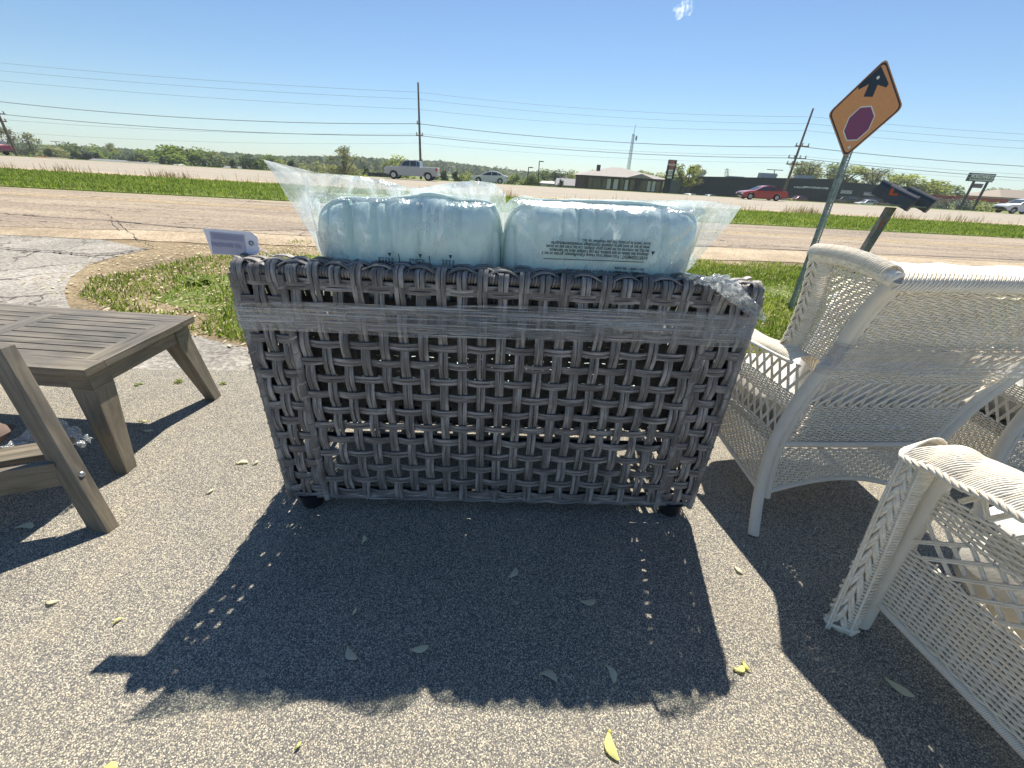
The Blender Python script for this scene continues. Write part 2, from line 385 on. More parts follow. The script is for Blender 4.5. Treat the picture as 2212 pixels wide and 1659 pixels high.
# base land to the horizon
ys = [-6, 0, 5, 20, 50, 58] + [58 + 3 * k for k in range(1, 11)] + [100, 130, 180, 260, 400, 800, 1800, 4000]
xs = [-4000, -1500, -600, -300, -200] + list(range(-150, 161, 10)) + [200, 300, 600, 1500, 4000]
P = [[Vector((x, y, zg(x, y) - 0.012)) for x in xs] for y in ys]
g = MB(); g.grid(P); o = g.build('ground', M['meadow'], angle=180); struct(o)
for p_ in o.data.polygons:
    pass
lot = chain([(-9, -5), (9, -5), (9, 2.62), (-1.5, 2.18), (-3.2, 2.0), (-9, 1.6)], .25, .012, 3)
sheet('parking_lot', lot, 0.0, M['asphalt'])
soil = chain([(-9, 1.0), (-1, 1.6), (14, 2.1), (22, 9.3), (3.8, 7.6), (-3.2, 7.4), (-6, 6.6), (-12, 6.0)], .5, .1, 9)
sheet('soil', soil, -0.008, M['soil'])
# concrete strip and the cracked driveway on the left
con = [(-14, 1.5), (-1.45, 2.15), (9, 2.6), (9, 2.9)] + jag((2.5, 2.72), (-1.3, 2.3), 14, .03, 2) + jag((-1.55, 2.42), (-2.6, 2.75), 8, .04, 4) + jag((-2.9, 2.75), GG(150, 690), 6, .05, 3) + \
      [GG(148, 660), GG(138, 630), GG(150, 600), GG(190, 572), GG(255, 552), GG(320, 538), (-7.5, 6.6), (-18, 6.4)]
sheet('driveway', con, -0.004, M['concrete'])
road = jag((-60, 5.2), (-9, 6.2), 20, .25, 5) + jag((-9, 6.2), (-3.4, 7.3), 20, .14, 1) + jag((-3.4, 7.3), (4.6, 8.95), 20, .05, 6) + jag((4.6, 8.95), (60, 10.5), 20, .1, 8) + [(60, 17.2), (20, 15.9), (0, 14.2), (-15, 13.0), (-60, 10.8)]
sheet('frontage_road', road, 0.004, M['road'])
grv = jag((-10, 5.6), (-3.6, 6.2), 20, .2, 15) + jag((-3.6, 6.2), (4, 7.3), 24, .12, 16) + jag((4, 7.3), (20, 8.2), 20, .15, 17) + [(22, 9.8), (4.6, 9.2), (-3.4, 7.6), (-10, 6.6)]
sheet('gravel_shoulder', grv, 0.0, M['gravel'])
sheet('highway', [(-400, 23), (-60, 24.6), (0, 26.4), (60, 27.6), (400, 30), (400, 54), (-400, 54)], 0.004, M['highway'])
sheet('highway_shoulder', [(-60, 22.4), (0, 24.4), (60, 25.8), (60, 28.4), (0, 27.0), (-60, 25.2)], 0.008, M['gravel'])
for k, (c, d) in enumerate(((11.55, .1), (11.85, .1))):
    sheet('painted_line', [(-40, c - 1.6), (40, c + 1.6), (40, c + 1.6 + d), (-40, c - 1.6 + d)], 0.008, M['yellow_line'])
def seam(pts, w_, name='road_crack', seed=0):
    out = chain([p[:2] for p in pts] + [p[:2] for p in pts[::-1]], .3, 0, 0)
    L = []; Rr = []
    for i in range(len(pts) - 1):
        a = Vector(pts[i][:2]); b = Vector(pts[i + 1][:2]); n = 14; d = (b - a).normalized(); nn = Vector((-d.y, d.x))
        for k in range(n):
            t = k / n; p = a + (b - a) * t + nn * .05 * noise.noise(Vector((t * 6 + i * 3, seed, 0)))
            h = w_ * (.35 + .9 * abs(noise.noise(Vector((t * 9, i, seed + 4))))); L.append(p + nn * h); Rr.append(p - nn * h)
    return sheet(name, L + Rr[::-1], 0.012, M['tar'])
seam([GG(0, 462), GG(110, 470), GG(220, 476), GG(380, 491), GG(520, 500), GG(640, 497), GG(690, 500)], .035, seed=1)
seam([GG(700, 502), (4, 8.8), (12, 9.6)], .05, seed=2)
seam([GG(212, 458), GG(240, 468), GG(243, 486), GG(262, 500)], .008, seed=3)
seam([GG(0, 536), GG(120, 545), GG(190, 552), GG(255, 548), GG(340, 534)], .03, seed=4)
seam([GG(250, 476), GG(300, 520), GG(345, 534)], .009, seed=5)

sheet('turf', chain([(-1.35, 2.55), (-1.1, 2.3), (3, 2.66), (10, 3.0), (14, 7.2), (4.5, 6.7), (-1.0, 6.0), (-2.9, 5.6), (-2.6, 4.7), (-3.6, 4.2), (-3.2, 3.4), (-2.4, 3.1), (-1.9, 2.7)], .22, .16, 21), -0.004, M['turf'])
# ---------------------------------------------------------------- grass
def point_in(poly, x, y):
    c = False; n = len(poly); j = n - 1
    for i in range(n):
        xi, yi = poly[i][0], poly[i][1]; xj, yj = poly[j][0], poly[j][1]
        if (yi > y) != (yj > y) and x < (xj - xi) * (y - yi) / (yj - yi) + xi: c = not c
        j = i
    return c
def blades(name, sampler, n, hmin, hmax, wd, mat, label, lean=.5, patchf=None, cat='grass'):
    V = []; Fc = []; UV = []; b = 0; tries = 0
    while b < n and tries < n * 12:
        tries += 1
        x, y = sampler()
        if patchf:
            q = patchf(x, y)
            if random.random() > q: continue
        z = zg(x, y) - .004; h = random.uniform(hmin, hmax) * (0.6 + .8 * random.random()); a = random.uniform(0, 2 * PI); l = random.gauss(0, lean) * h; a2 = random.uniform(0, 2 * PI)
        dx, dy = math.cos(a) * wd / 2, math.sin(a) * wd / 2; lx, ly = math.cos(a2) * l, math.sin(a2) * l; k = len(V)
        V += [(x - dx, y - dy, z), (x + dx, y + dy, z), (x + lx * .4 + dx * .7, y + ly * .4 + dy * .7, z + h * .6), (x + lx * .4 - dx * .7, y + ly * .4 - dy * .7, z + h * .6), (x + lx, y + ly, z + h * .95)]
        Fc += [(k, k + 1, k + 2, k + 3), (k + 3, k + 2, k + 4)]; u = min(1, max(0, random.gauss(.45, .25) + .35 * noise.noise(Vector((x * .8, y * .8, 2))))); UV += [(u, 0)] * 7; b += 1
    m = MB(); m.v = V; m.f = Fc; m.uv = UV; m.m = [0] * len(Fc)
    o = m.build(name, mat, angle=180); tag(o, label, cat, kind='stuff'); return o
verge = [GG(170, 640), GG(200, 600), GG(300, 585), GG(400, 560), GG(560, 540), GG(640, 520), (-3.0, 6.6), (4.2, 7.2), (13, 8.0), (16, 7), (10, 2.75), (3, 2.62), (-1.3, 2.28), (-1.62, 2.5), (-2.9, 2.9)]
verge = [(p[0], p[1]) for p in verge]
def sv():
    while True:
        t = random.random(); y = 2.2 + 5.6 * t ** 1.5; x = random.uniform(-4.8, 12)
        if x > 1 and x > y * 1.3 + 1.2: continue
        if point_in(verge, x, y): return x, y
def pv(x, y):
    q = noise.noise(Vector((x * .9, y * .9, 0))) + .5 * noise.noise(Vector((x * 3, y * 3, 3)))
    base = 1.0 if x > 0 else .86
    d = 1.0
    if x < -1.2: d = min(1, max(0, (y - 2.25) * 1.0 + .35))
    if x < -2.9 and y > 3.1: d *= .45
    q = base + q * 1.3
    if y > 6.0 + .2 * x: q -= .5
    return max(0.02, min(1, q)) * d
blades('grass', sv, 120000, .016, .055, .011, M['grass'], 'patchy short green grass between the parking lot and the frontage road', .6, pv)
med = [(-60, 12.0), (-15, 13.4), (0, 14.7), (20, 16.3), (60, 17.8), (60, 25.6), (0, 24.3), (-60, 22.3)]
def sm():
    while True:
        x = random.uniform(-34, 36); y = random.uniform(13, 25.6)
        if abs(x) > y * 1.5: continue
        if point_in(med, x, y): return x, y
sheet('median_turf', med, 0.004, M['meadow'])
blades('median_grass', sm, 90000, .04, .12, .03, M['grass'], 'long bright green grass strip between the frontage road and the highway', .45)
def se():
    x = random.uniform(-34, 36); return x, 24.4 + x * .031 + random.gauss(0, .35)
blades('dry_weeds', se, 1500, .18, .48, .02, M['drygrass'], 'dry brown weed stems along the far edge of the green median', .25, lambda x, y: max(0.03, noise.noise(Vector((x * .35, 0, 1))) * 1.5), 'weeds')

# dry litter on the soil patch
def sl_():
    while True:
        x = random.uniform(-4.8, 6); y = random.uniform(2.3, 7)
        if point_in([(-4.6, 3.6), (-4.9, 5.4), (-3.5, 6.8), (5, 7.6), (6, 7), (2, 2.7), (-1.4, 2.3), (-3, 2.9)], x, y): return x, y
m = MB()
for k in range(5200):
    x, y = sl_(); z = zg(x, y) + .004; a = random.uniform(0, PI); L = random.uniform(.012, .035); W_ = random.uniform(.004, .012)
    c, s_ = math.cos(a), math.sin(a); q = [(x + c * L, y + s_ * L, z + random.uniform(0, .01)), (x - s_ * W_, y + c * W_, z + .006), (x - c * L, y - s_ * L, z), (x + s_ * W_, y - c * W_, z + .001)]
    m.add(q, [(0, 1, 2, 3)], [[(random.random(), 0)] * 4])
M['litter'] = leaf_mat('dry_leaf_litter', (.22, .15, .08), (.5, .40, .25), (.72, .63, .45), .1)
tag(m.build('leaf_litter', M['litter'], angle=180), 'dry tan leaf litter scattered over the bare soil patch', 'leaf litter', kind='stuff')

# loose grit and crumbs on the asphalt
m = MB()
for k in range(1500):
    x = random.uniform(-2.2, 2.2); y = random.uniform(.15, 2.3); r_ = random.uniform(.0015, .0042); a = random.uniform(0, 6.28); u = random.random()
    if noise.noise(Vector((x * 2.2, y * 2.2, 4))) < random.uniform(-.3, .35): continue
    q = [(x + r_ * math.cos(a + t_) * random.uniform(.7, 1.2), y + r_ * math.sin(a + t_) * random.uniform(.7, 1.2), .0005) for t_ in (0, 2.1, 4.2)] + [(x, y, r_ * 1.1)]
    m.add(q, [(0, 1, 3), (1, 2, 3), (2, 0, 3)], [[(u, 0)] * 3] * 3)
M['grit'] = leaf_mat('grit', (.10, .09, .08), (.40, .36, .29), (.66, .62, .54), 0)
tag(m.build('grit', M['grit'], angle=180), 'loose pale grit and crumbs lying on the asphalt', 'grit', kind='stuff')

# broad-leaved weed
def weed(c, n, r_, label, name='leafy_weed'):
    m = MB(); c = Vector(c)
    for k in range(n):
        a = random.uniform(0, 2 * PI); L = r_ * random.uniform(.6, 1.1); up = random.uniform(.3, 1.0); W_ = L * .15; u = random.uniform(.35, .9); rows = []
        for i in range(6):
            t = i / 5; p = c + Vector((math.cos(a), math.sin(a), 0)) * L * t + Vector((0, 0, L * up * (t - .75 * t * t)))
            h = W_ * math.sin(PI * min(.98, t * .9 + .08)); side = Vector((-math.sin(a), math.cos(a), 0)) * h
            rows.append([p - side + Vector((0, 0, .25 * h)), p, p + side + Vector((0, 0, .25 * h))])
        m.grid(rows, uvf=lambda i, j, u=u: (u, 0))
    return tag(m.build(name, M['grass'], angle=180), label, 'weed')
weed(GG(430, 612), 26, .15, 'dark green broad-leaved weed clump in the bare soil behind the tag')
weed(GG(1700, 655), 16, .11, 'small leafy weed at the foot of the orange sign post')
weed(GG(385, 826), 14, .035, 'low green weed in the seam right of the coffee table leg')
weed(GG(300, 832), 10, .03, 'tiny weed in the concrete seam under the coffee table')
weed(GG(480, 830), 10, .03, 'tiny yellowish weed in the seam beside the wicker loveseat')

# ================================================================ WICKER LOVESEAT
LA = Vector((-.785, 1.105, 0)); LX = Vector((1.50, .07, 0)).normalized(); LYv = Vector((-LX.y, LX.x, 0)); LW = 1.492
def L(u, v, z): return LA + LX * u + LYv * v + Vector((0, 0, z))
def onL(px, py, v):                     # photo point -> loveseat frame (u, z) on the plane at depth v
    d = ray(px, py); p0 = LA + LYv * v; t = (p0 - EYE).dot(LYv) / d.dot(LYv); q = EYE + d * t - LA
    return q.dot(LX), q.z
TOP = .885
sofa = thing('wicker_loveseat', 'dark grey woven wicker loveseat seen from behind, wrapped with clear stretch film', 'loveseat', L(LW / 2, .38, 0))
def weave(mb, O, ex, ez, en, us, vs, amp=.0043, wu=.0142, wv=.0120, gap=.0074, u0=0, u1=1, v0=0, v1=1, t=.0034, ph=0, jit=.0012, pairs=True, res=4, hmul=None):
    O = Vector(O); du = (us[-1] - us[0]) / max(1, len(us) - 1); dv = (vs[-1] - vs[0]) / max(1, len(vs) - 1)
    offs = (-gap, gap) if pairs else (0,)
    for i, u in enumerate(us):
        for o_ in offs:
            pts = []; n = max(2, int((v1 - v0) / dv * res)); sd = random.random() * 50; bow = random.gauss(0, jit)
            for k in range(n + 1):
                v = v0 + (v1 - v0) * k / n; q = (v - vs[0]) / dv
                s_ = math.cos(PI * q) * (1 if (i + ph) % 2 == 0 else -1); s_ = max(-1, min(1, s_ * 1.5))
                pts.append(O + ex * (u + o_ + jit * 1.6 * noise.noise(Vector((v * 9, sd, 0)))) + ez * v + en * (amp * s_))
            mb.strip(pts, en, wu * random.uniform(.9, 1.08), t)
    for k, v in enumerate(vs):
        for o_ in [q_ * .82 for q_ in offs]:
            pts = []; n = max(2, int((u1 - u0) / du * res)); sd = random.random() * 50
            for i in range(n + 1):
                u = u0 + (u1 - u0) * i / n; q = (u - us[0]) / du
                s_ = -math.cos(PI * q) * (1 if (k + ph) % 2 == 0 else -1); s_ = max(-1, min(1, s_ * 1.5))
                pts.append(O + ex * u + ez * (v + o_ + jit * 1.6 * noise.noise(Vector((u * 9, sd, 7)))) + en * (amp * s_))
            mb.strip(pts, en, wv * random.uniform(.9, 1.08), t)
EZ = Vector((0, 0, 1)); OUT = -LYv
rows = [.088 + .0575 * k for k in range(14)]
CW = .135
mb = MB()
nC = 21; usm = [CW + .03 + (LW - 2 * CW - .06) * i / (nC - 1) for i in range(nC)]
weave(mb, L(0, 0, 0), LX, EZ, OUT, usm, rows, u0=CW - .004, u1=LW - CW + .004, v0=.064, v1=TOP - .012)
# wide dark band below the rim
for zz in (TOP - .052, TOP - .036):
    mb.strip([L(u, .002 + .004 * math.cos(PI * (u - usm[0]) / (usm[1] - usm[0])), zz) for u in np.linspace(CW, LW - CW, 80)], OUT, .017, .004)
# bottom edge strand
for zz in (.061, .072):
    mb.strip([L(u, .001 * math.cos(u * 60), zz + .003 * math.sin(u * 55)) for u in np.linspace(0.01, LW - .01, 120)], OUT, .011, .006)
mb.build('back_weave', M['strand'], sofa, angle=50)
for a, b in ((0, CW), (LW - CW, LW)):
    mb = MB(); n = 3; us = [a + .022 + (CW - .044) * i / (n - 1) for i in range(n)]
    weave(mb, L(0, 0, 0), LX, EZ, OUT, us, [r_ + .012 for r_ in rows], u0=a + .002, u1=b - .002, v0=.064, v1=TOP - .008, ph=1, wu=.0155, wv=.0145, gap=.0082)
    mb.build('corner_weave', M['strand'], sofa, angle=50)
for uu in (CW, LW - CW, .006, LW - .006):            # wound corner strips
    mb = MB()
    mb.tube([L(uu, -.001, .05), L(uu, -.001, TOP - .02)], .0115, 8)
    for k in range(16):
        z = .08 + k * .05; mb.tube([L(uu - .010, -.003, z - .004), L(uu, -.0085, z), L(uu + .010, -.003, z + .006)], .0055, 6)
    mb.build('corner_binding', M['strand'], sofa, angle=60)
# inside faces, arms, seat
mb = MB()
us2 = [.03 + .0575 * i for i in range(26)]
weave(mb, L(0, .095, 0), LX, EZ, LYv, [u for u in us2 if u < LW - .02], [.36 + .0575 * k for k in range(9)], u0=.01, u1=LW - .01, v0=.33, v1=TOP - .01, res=3, ph=1, wu=.021, wv=.019, gap=.0115)
mb.build('inner_back_weave', M['strand_shaded'], sofa, angle=50)
AD = .78; AH = .60
for uu, nn, nm in ((0, -LX, 'arm_weave'), (LW, LX, 'arm_weave'), (CW, LX, 'arm_weave'), (LW - CW, -LX, 'arm_weave')):
    mb = MB(); inner = uu in (CW, LW - CW); z0 = .30 if inner else .055
    ex = LYv if uu in (LW, CW) else LYv
    weave(mb, L(uu, 0, 0), LYv, EZ, nn, [.04 + .0575 * i for i in range(13)], [z0 + .03 + .0575 * k for k in range(int((AH - z0) / .0575))], u0=.0 if not inner else .1, u1=AD, v0=z0, v1=AH - .01 if not (uu in (0, LW)) else AH, res=3)
    # the outer side carries on up the end of the back
    if not inner:
        weave(mb, L(uu, 0, 0), LYv, EZ, nn, [.022, .07], [AH + .03 + .0575 * k for k in range(5)], u0=.002, u1=.094, v0=AH - .01, v1=TOP - .01, res=3)
    mb.build(nm, M['strand'] if not inner else M['strand_shaded'], sofa, angle=50)
for a in (0, LW - CW):
    mb = MB()
    weave(mb, L(a, 0, AH), LYv, LX, EZ, [.12 + .0575 * i for i in range(12)], [.025, .067, .11], u0=.09, u1=AD, v0=.0, v1=CW, res=3)
    mb.build('arm_top_weave', M['strand'], sofa, angle=50)
mb = MB()
weave(mb, L(0, AD - .01, 0), LX, EZ, LYv, [CW + .03 + .0575 * i for i in range(21)], [.15, .2075, .265, .32], u0=CW, u1=LW - CW, v0=.12, v1=.345, res=3)
mb.build('front_apron_weave', M['strand_shaded'], sofa, angle=50)
mb = MB()
for k in range(8): mb.box(L(LW / 2, .14 + k * .08, .325), (LW - 2 * CW, .055, .004), math.atan2(LX.y, LX.x))
for k in range(9): mb.box(L(CW + .1 + k * .125, .42, .330), (.05, .66, .004), math.atan2(LX.y, LX.x))
mb.build('seat_webbing', M['black'], sofa)
mb = MB()
for (a, b) in (((.02, .02), (.02, AD - .02)), ((LW - .02, .02), (LW - .02, AD - .02)), ((.02, .03), (LW - .02, .03)), ((.02, AD - .03), (LW - .02, AD - .03))):
    mb.tube([L(a[0], a[1], .075), L(b[0], b[1], .075)], .011, 8)
    mb.tube([L(a[0], a[1], .31), L(b[0], b[1], .31)], .013, 8)
for u in (.02, CW, LW - CW, LW - .02):
    mb.tube([L(u, .03, .05), L(u, .03, TOP - .03)], .011, 8); mb.tube([L(u, AD - .03, .05), L(u, AD - .03, AH - .02)], .011, 8)
mb.tube([L(LW * .49, .03, .07), L(LW * .49, .03, .35)], .010, 8); mb.tube([L(LW * .49, AD - .04, .02), L(LW * .49, AD - .04, .3)], .012, 8)
mb.tube([L(.03, .035, TOP - .03), L(LW - .03, .035, TOP - .03)], .011, 8)
mb.build('frame', M['frame'], sofa)
# rim: wound bar, loops over the top, plaited strands along it
mb = MB()
mb.tube([L(.01, .016, TOP - .012), L(LW - .01, .016, TOP - .012)], .0125, 10)
for k in range(int(LW / .0085)):
    u = .012 + k * .0085; pts = [L(u + .001 * a, .016 - .0135 * math.cos(a * .5), TOP - .012 + .0135 * math.sin(a * .5)) for a in (-2.2, -1, 0, 1, 2, 3, 4.5)]
    mb.tube(pts, .0034, 4, caps=False)
mb.build('rim_bar', M['strand'], sofa, angle=60)
mb = MB()
allu = [.022, .067, .112] + usm + [LW - .112, LW - .067, LW - .022]
for i, u in enumerate(allu):                      # every column rolls over the rim
    for o_ in (-.0075, .0075):
        hi = .006 if i % 2 == 0 else -.001
        pts = [L(u + o_, -.006, TOP - .04), L(u + o_, -.007, TOP - .014), L(u + o_, .000, TOP + .002 + hi * .5), L(u + o_ + .002, .012, TOP + .006 + hi),
               L(u + o_ + .004, .032, TOP + .002 - hi), L(u + o_ + .004, .052, TOP + .002 + hi), L(u + o_ + .002, .075, TOP + .003 - hi), L(u + o_, .093, TOP - .004), L(u + o_, .098, TOP - .03)]
        cm = [OUT, OUT, (OUT + EZ).normalized(), EZ, EZ, EZ, EZ, (EZ - OUT).normalized(), -OUT]
        mb.strip(pts, cm, .0138, .0048)
st = (LW - 2 * CW - .06) / (nC - 1)
for r_, v in enumerate((.022, .042, .062, .082)):
    for o_ in (-.0048, .0048):
        pts = []
        for u in np.linspace(-.002, LW + .002, 170):
            q = (u - usm[0]) / st; s_ = math.cos(PI * q + (PI if r_ % 2 else 0))
            pts.append(L(u, v + o_ + .007 * math.sin(PI * q * .5 + r_), TOP + .004 + .0075 * max(-1, min(1, s_ * 1.3))))
        mb.strip(pts, EZ, .012, .0045)
mb.build('rim_weave', M['strand'], sofa, angle=50)
for u, v in ((.065, .030), (LW - .065, .030), (.07, AD - .05), (LW - .07, AD - .05)):
    m2 = MB(); m2.lathe([(.0, 0), (.034, 0), (.038, .012), (.050, .064), (0.0, .064)], L(u, v, 0), 16); m2.build('foot', M['black'], sofa, angle=50)
u_, z_ = onL(1062, 1060, -.012)
mb = MB(); mb.box(L(u_, -.014, z_), (.062, .004, .010), math.atan2(LX.y, LX.x)); mb.box(L(u_ - .016, -.014, z_ + .008), (.006, .003, .008), math.atan2(LX.y, LX.x)); mb.box(L(u_ + .016, -.014, z_ + .008), (.006, .003, .008), math.atan2(LX.y, LX.x))
mb.build('metal_badge', M['silver'], sofa)
# ================================================================ CUSHIONS IN BAGS
def sgnp(x, p): return math.copysign(abs(x) ** p, x)
def pillow(mb, fr, cx, cy, cz, hx, hy, hz, tiltz=0, sd=0, n=56, m=26, pk=1.0, ex=.28):
    """puffed cushion lying in the u-z plane of frame fr, thickness along v"""
    for side in (-1, 1):
        Pp = []
        for i in range(n + 1):
            row = []
            for j in range(m + 1):
                a = -1 + 2 * i / n; b = -1 + 2 * j / m
                x = hx * a * (1 - .05 * (1 - abs(b)) * 0); z = hz * b
                e = (1 - abs(a) ** 5) * (1 - abs(b) ** 2.4); th = hy * max(0, e) ** .5
                fold = 0
                if e < .9 and e > 0:
                    kx = a * 9 + sd; kk = noise.noise(Vector((kx * 1.1, sd, .3))) + .6 * noise.noise(Vector((kx * 2.6, sd + 4, .3)))
                    wgt = max(0, (b - .30 - .35 * abs(noise.noise(Vector((kx * .5, 2, sd))))) / .7) ** .9; kk = max(0, noise.noise(Vector((kx * 1.0 + .8 * b, sd, .3))) - .05) * 2 + .7 * max(0, noise.noise(Vector((kx * 2.1 - 1.2 * b, sd + 4, .3)))); fold = -.085 * pk * wgt * kk * max(0, e) ** .3
                th = max(0, th + fold + .006 * noise.noise(Vector((x * 14, z * 14, sd))) * e)
                round_ = 1 - .11 * (abs(a) ** 4) * (abs(b) ** 4)
                row.append(fr(cx + x * round_, cy + side * th, cz + z * round_ + tiltz * a + .010 * noise.noise(Vector((a * 2.2, sd, 9))) * (b)))
            Pp.append(row)
        if side > 0: Pp = [r_[::-1] for r_ in Pp]
        mb.grid(Pp)
def seamline(fr, cx, cy, cz, hx, hz, tiltz, sd, r_=.0048):
    pts = []
    for k in range(161):
        q = k / 160 * 4; s_ = int(q) % 4; f = q - int(q)
        a, b = ((-1 + 2 * f, 1), (1, 1 - 2 * f), (1 - 2 * f, -1), (-1, -1 + 2 * f))[s_]
        round_ = 1 - .11 * (abs(a) ** 4) * (abs(b) ** 4)
        pts.append(fr(cx + hx * a * round_, cy + .006 * noise.noise(Vector((a * 5, b * 5, sd))), cz + hz * b * round_ + tiltz * a + .010 * noise.noise(Vector((a * 2.2, sd, 9))) * b))
    return pts
VC = .135
def LC(u, v, z): return L(u, v + .35 * max(-.12, 1.05 - z), z)
def vT(z): return VC + .35 * (1.05 - z) - .134 * max(.05, 1 - abs((z - .785) / .285) ** 2.4) ** .5 - .009
for i, (p1, p2, sd, lab) in enumerate((((668, 432), (1087, 425), 3.1, 'aqua back cushion, left of the two standing on the wicker loveseat'),
                                      ((1091, 428), (1522, 452), 8.7, 'aqua back cushion, right of the two standing on the wicker loveseat'))):
    ua, za = onL(*p1, VC); ub, zb = onL(*p2, VC); cx = (ua + ub) / 2; hx = (ub - ua) / 2; zt = (za + zb) / 2; hz = .285
    t = thing('back_cushion', lab, 'cushion', L(cx, VC, zt - 2 * hz)); mb = MB()
    pillow(mb, LC, cx, VC, zt - hz, hx, .125, hz, (zb - za) / 2, sd, 70, 40, .85); mb.build('cushion_body', M['cushion'], t, angle=180)
    mb = MB(); mb.tube(seamline(LC, cx, VC, zt - hz, hx + .004, hz + .003, (zb - za) / 2, sd), .0052, 6); mb.build('piping', M['cushion'], t, angle=180)
# seat cushions in film
for i, (a, b, lab) in enumerate(((CW + .01, LW / 2 - .01, 'aqua seat cushion, left one inside the wicker loveseat'), (LW / 2 + .01, LW - CW - .01, 'aqua seat cushion, right one inside the wicker loveseat'))):
    mb = MB(); fr = lambda u, v, z: L(u, z, v)
    pillow(mb, fr, (a + b) / 2, .395, .47, (b - a) / 2, .055, .27, 0, 5 + i, 30, 20, .5)
    tag(mb.build('seat_cushion', M['cushion'], angle=180), lab, 'cushion')

def polyl(pts, t):
    ds = [0]
    for i in range(1, len(pts)): ds.append(ds[-1] + math.dist(pts[i], pts[i - 1]))
    q = t * ds[-1]
    for i in range(1, len(pts)):
        if q <= ds[i] + 1e-9:
            f = (q - ds[i - 1]) / max(1e-9, ds[i] - ds[i - 1]); return (pts[i - 1][0] + (pts[i][0] - pts[i - 1][0]) * f, pts[i - 1][1] + (pts[i][1] - pts[i - 1][1]) * f)
    return pts[-1]
def bag(name, label, bot, top, left, right, thick, cbox, sd, NU=150, NV=80, vc=VC):
    C = lambda pts: [onL(x, y, vc) for x, y in pts]
    bot, top, left, right = C(bot), C(top), C(left), C(right)
    mb = MB(); (ca, cb, ct) = cbox
    for side in (-1, 1):
        Pp = []
        for i in range(NU + 1):
            u = i / NU; row = []
            for j in range(NV + 1):
                v = j / NV; B = polyl(bot, u); T = polyl(top, u); Lf = polyl(left, v); Rg = polyl(right, v)
                x = (1 - v) * B[0] + v * T[0] + (1 - u) * Lf[0] + u * Rg[0] - ((1 - u) * (1 - v) * bot[0][0] + u * (1 - v) * bot[-1][0] + (1 - u) * v * top[0][0] + u * v * top[-1][0])
                z = (1 - v) * B[1] + v * T[1] + (1 - u) * Lf[1] + u * Rg[1] - ((1 - u) * (1 - v) * bot[0][1] + u * (1 - v) * bot[-1][1] + (1 - u) * v * top[0][1] + u * v * top[-1][1])
                a = max(-1, min(1, (x - (ca + cb) / 2) / ((cb - ca) / 2))); b = max(-1, min(1, (z - (ct - .285)) / .285))
                e = max(0, (1 - abs(a) ** 5) * (1 - abs(b) ** 2.4)); th = thick * e ** .5 + .007
                edge = min(u, 1 - u, 1 - v) ; ef = min(1, edge / .06)
                outx = max(0, (ct + .0 - z) if False else (z - ct)) ; free = min(1, max(0, outx / .05) + max(0, (ca - x) / .05) + max(0, (x - cb) / .05))
                w1 = abs(noise.noise(Vector((x * 11 + sd, z * 9 - x * 6, .5)))) ; w2 = noise.noise(Vector((x * 5 - z * 9, z * 5, sd))); w3 = abs(noise.noise(Vector((x * 26 + z * 20, z * 12, sd + 2))))
                wr = (.030 * free + .006) * (.5 - w1) * 1.6 + .024 * free * w2 + (.012 * free + .003) * (.4 - w3)
                th2 = th * ef + .010 * free * ef
                row.append(LC(x, vc + side * th2 + wr * ef + .02 * free * noise.noise(Vector((x * 3, z * 3, sd + 8))) * 1, z))
            Pp.append(row)
        nf = len(mb.f); mb.grid(Pp)
        for i in range(NU):
            for j in range(NV):
                q = mb.v[mb.f[nf + i * NV + j][0]]; d_ = Vector(q) - LA; x_ = d_.dot(LX); z_ = q[2]
                if z_ < ct - .012 and ca + .01 < x_ < cb - .01: mb.m[nf + i * NV + j] = 1
    return tag(mb.build(name, [M['film'], M['film_tight']], angle=180), label, 'plastic bag')
uaL = onL(668, 432, VC)[0]; ubL = onL(1087, 425, VC)[0]; uaR = onL(1091, 428, VC)[0]; ubR = onL(1522, 452, VC)[0]
bag('plastic_bag', 'clear plastic bag over the left aqua cushion, its corner peaked high at the left', [(690, 600), (880, 612), (1088, 640)],
    [(580, 345), (640, 360), (700, 374), (760, 378), (830, 388), (880, 403), (912, 406), (950, 398), (1000, 391), (1040, 391), (1070, 396)],
    [(690, 600), (675, 555), (660, 505), (640, 465), (618, 420), (600, 380), (580, 345)], [(1088, 640), (1090, 520), (1093, 450), (1092, 420), (1070, 396)], .127, (uaL, ubL, onL(875, 428, VC)[1]), 2.2)
bag('plastic_bag', 'clear plastic bag over the right aqua cushion, its loose corner pointing right', [(1088, 640), (1280, 640), (1478, 640)],
    [(1092, 440), (1105, 428), (1130, 421), (1160, 427), (1200, 430), (1240, 428), (1280, 431), (1330, 430), (1390, 432), (1450, 431), (1520, 433), (1598, 445)],
    [(1088, 640), (1088, 520), (1092, 440)], [(1478, 640), (1485, 605), (1505, 590), (1545, 530), (1580, 480), (1598, 445)], .127, (uaR, ubR, onL(1308, 440, VC)[1]), 6.4)

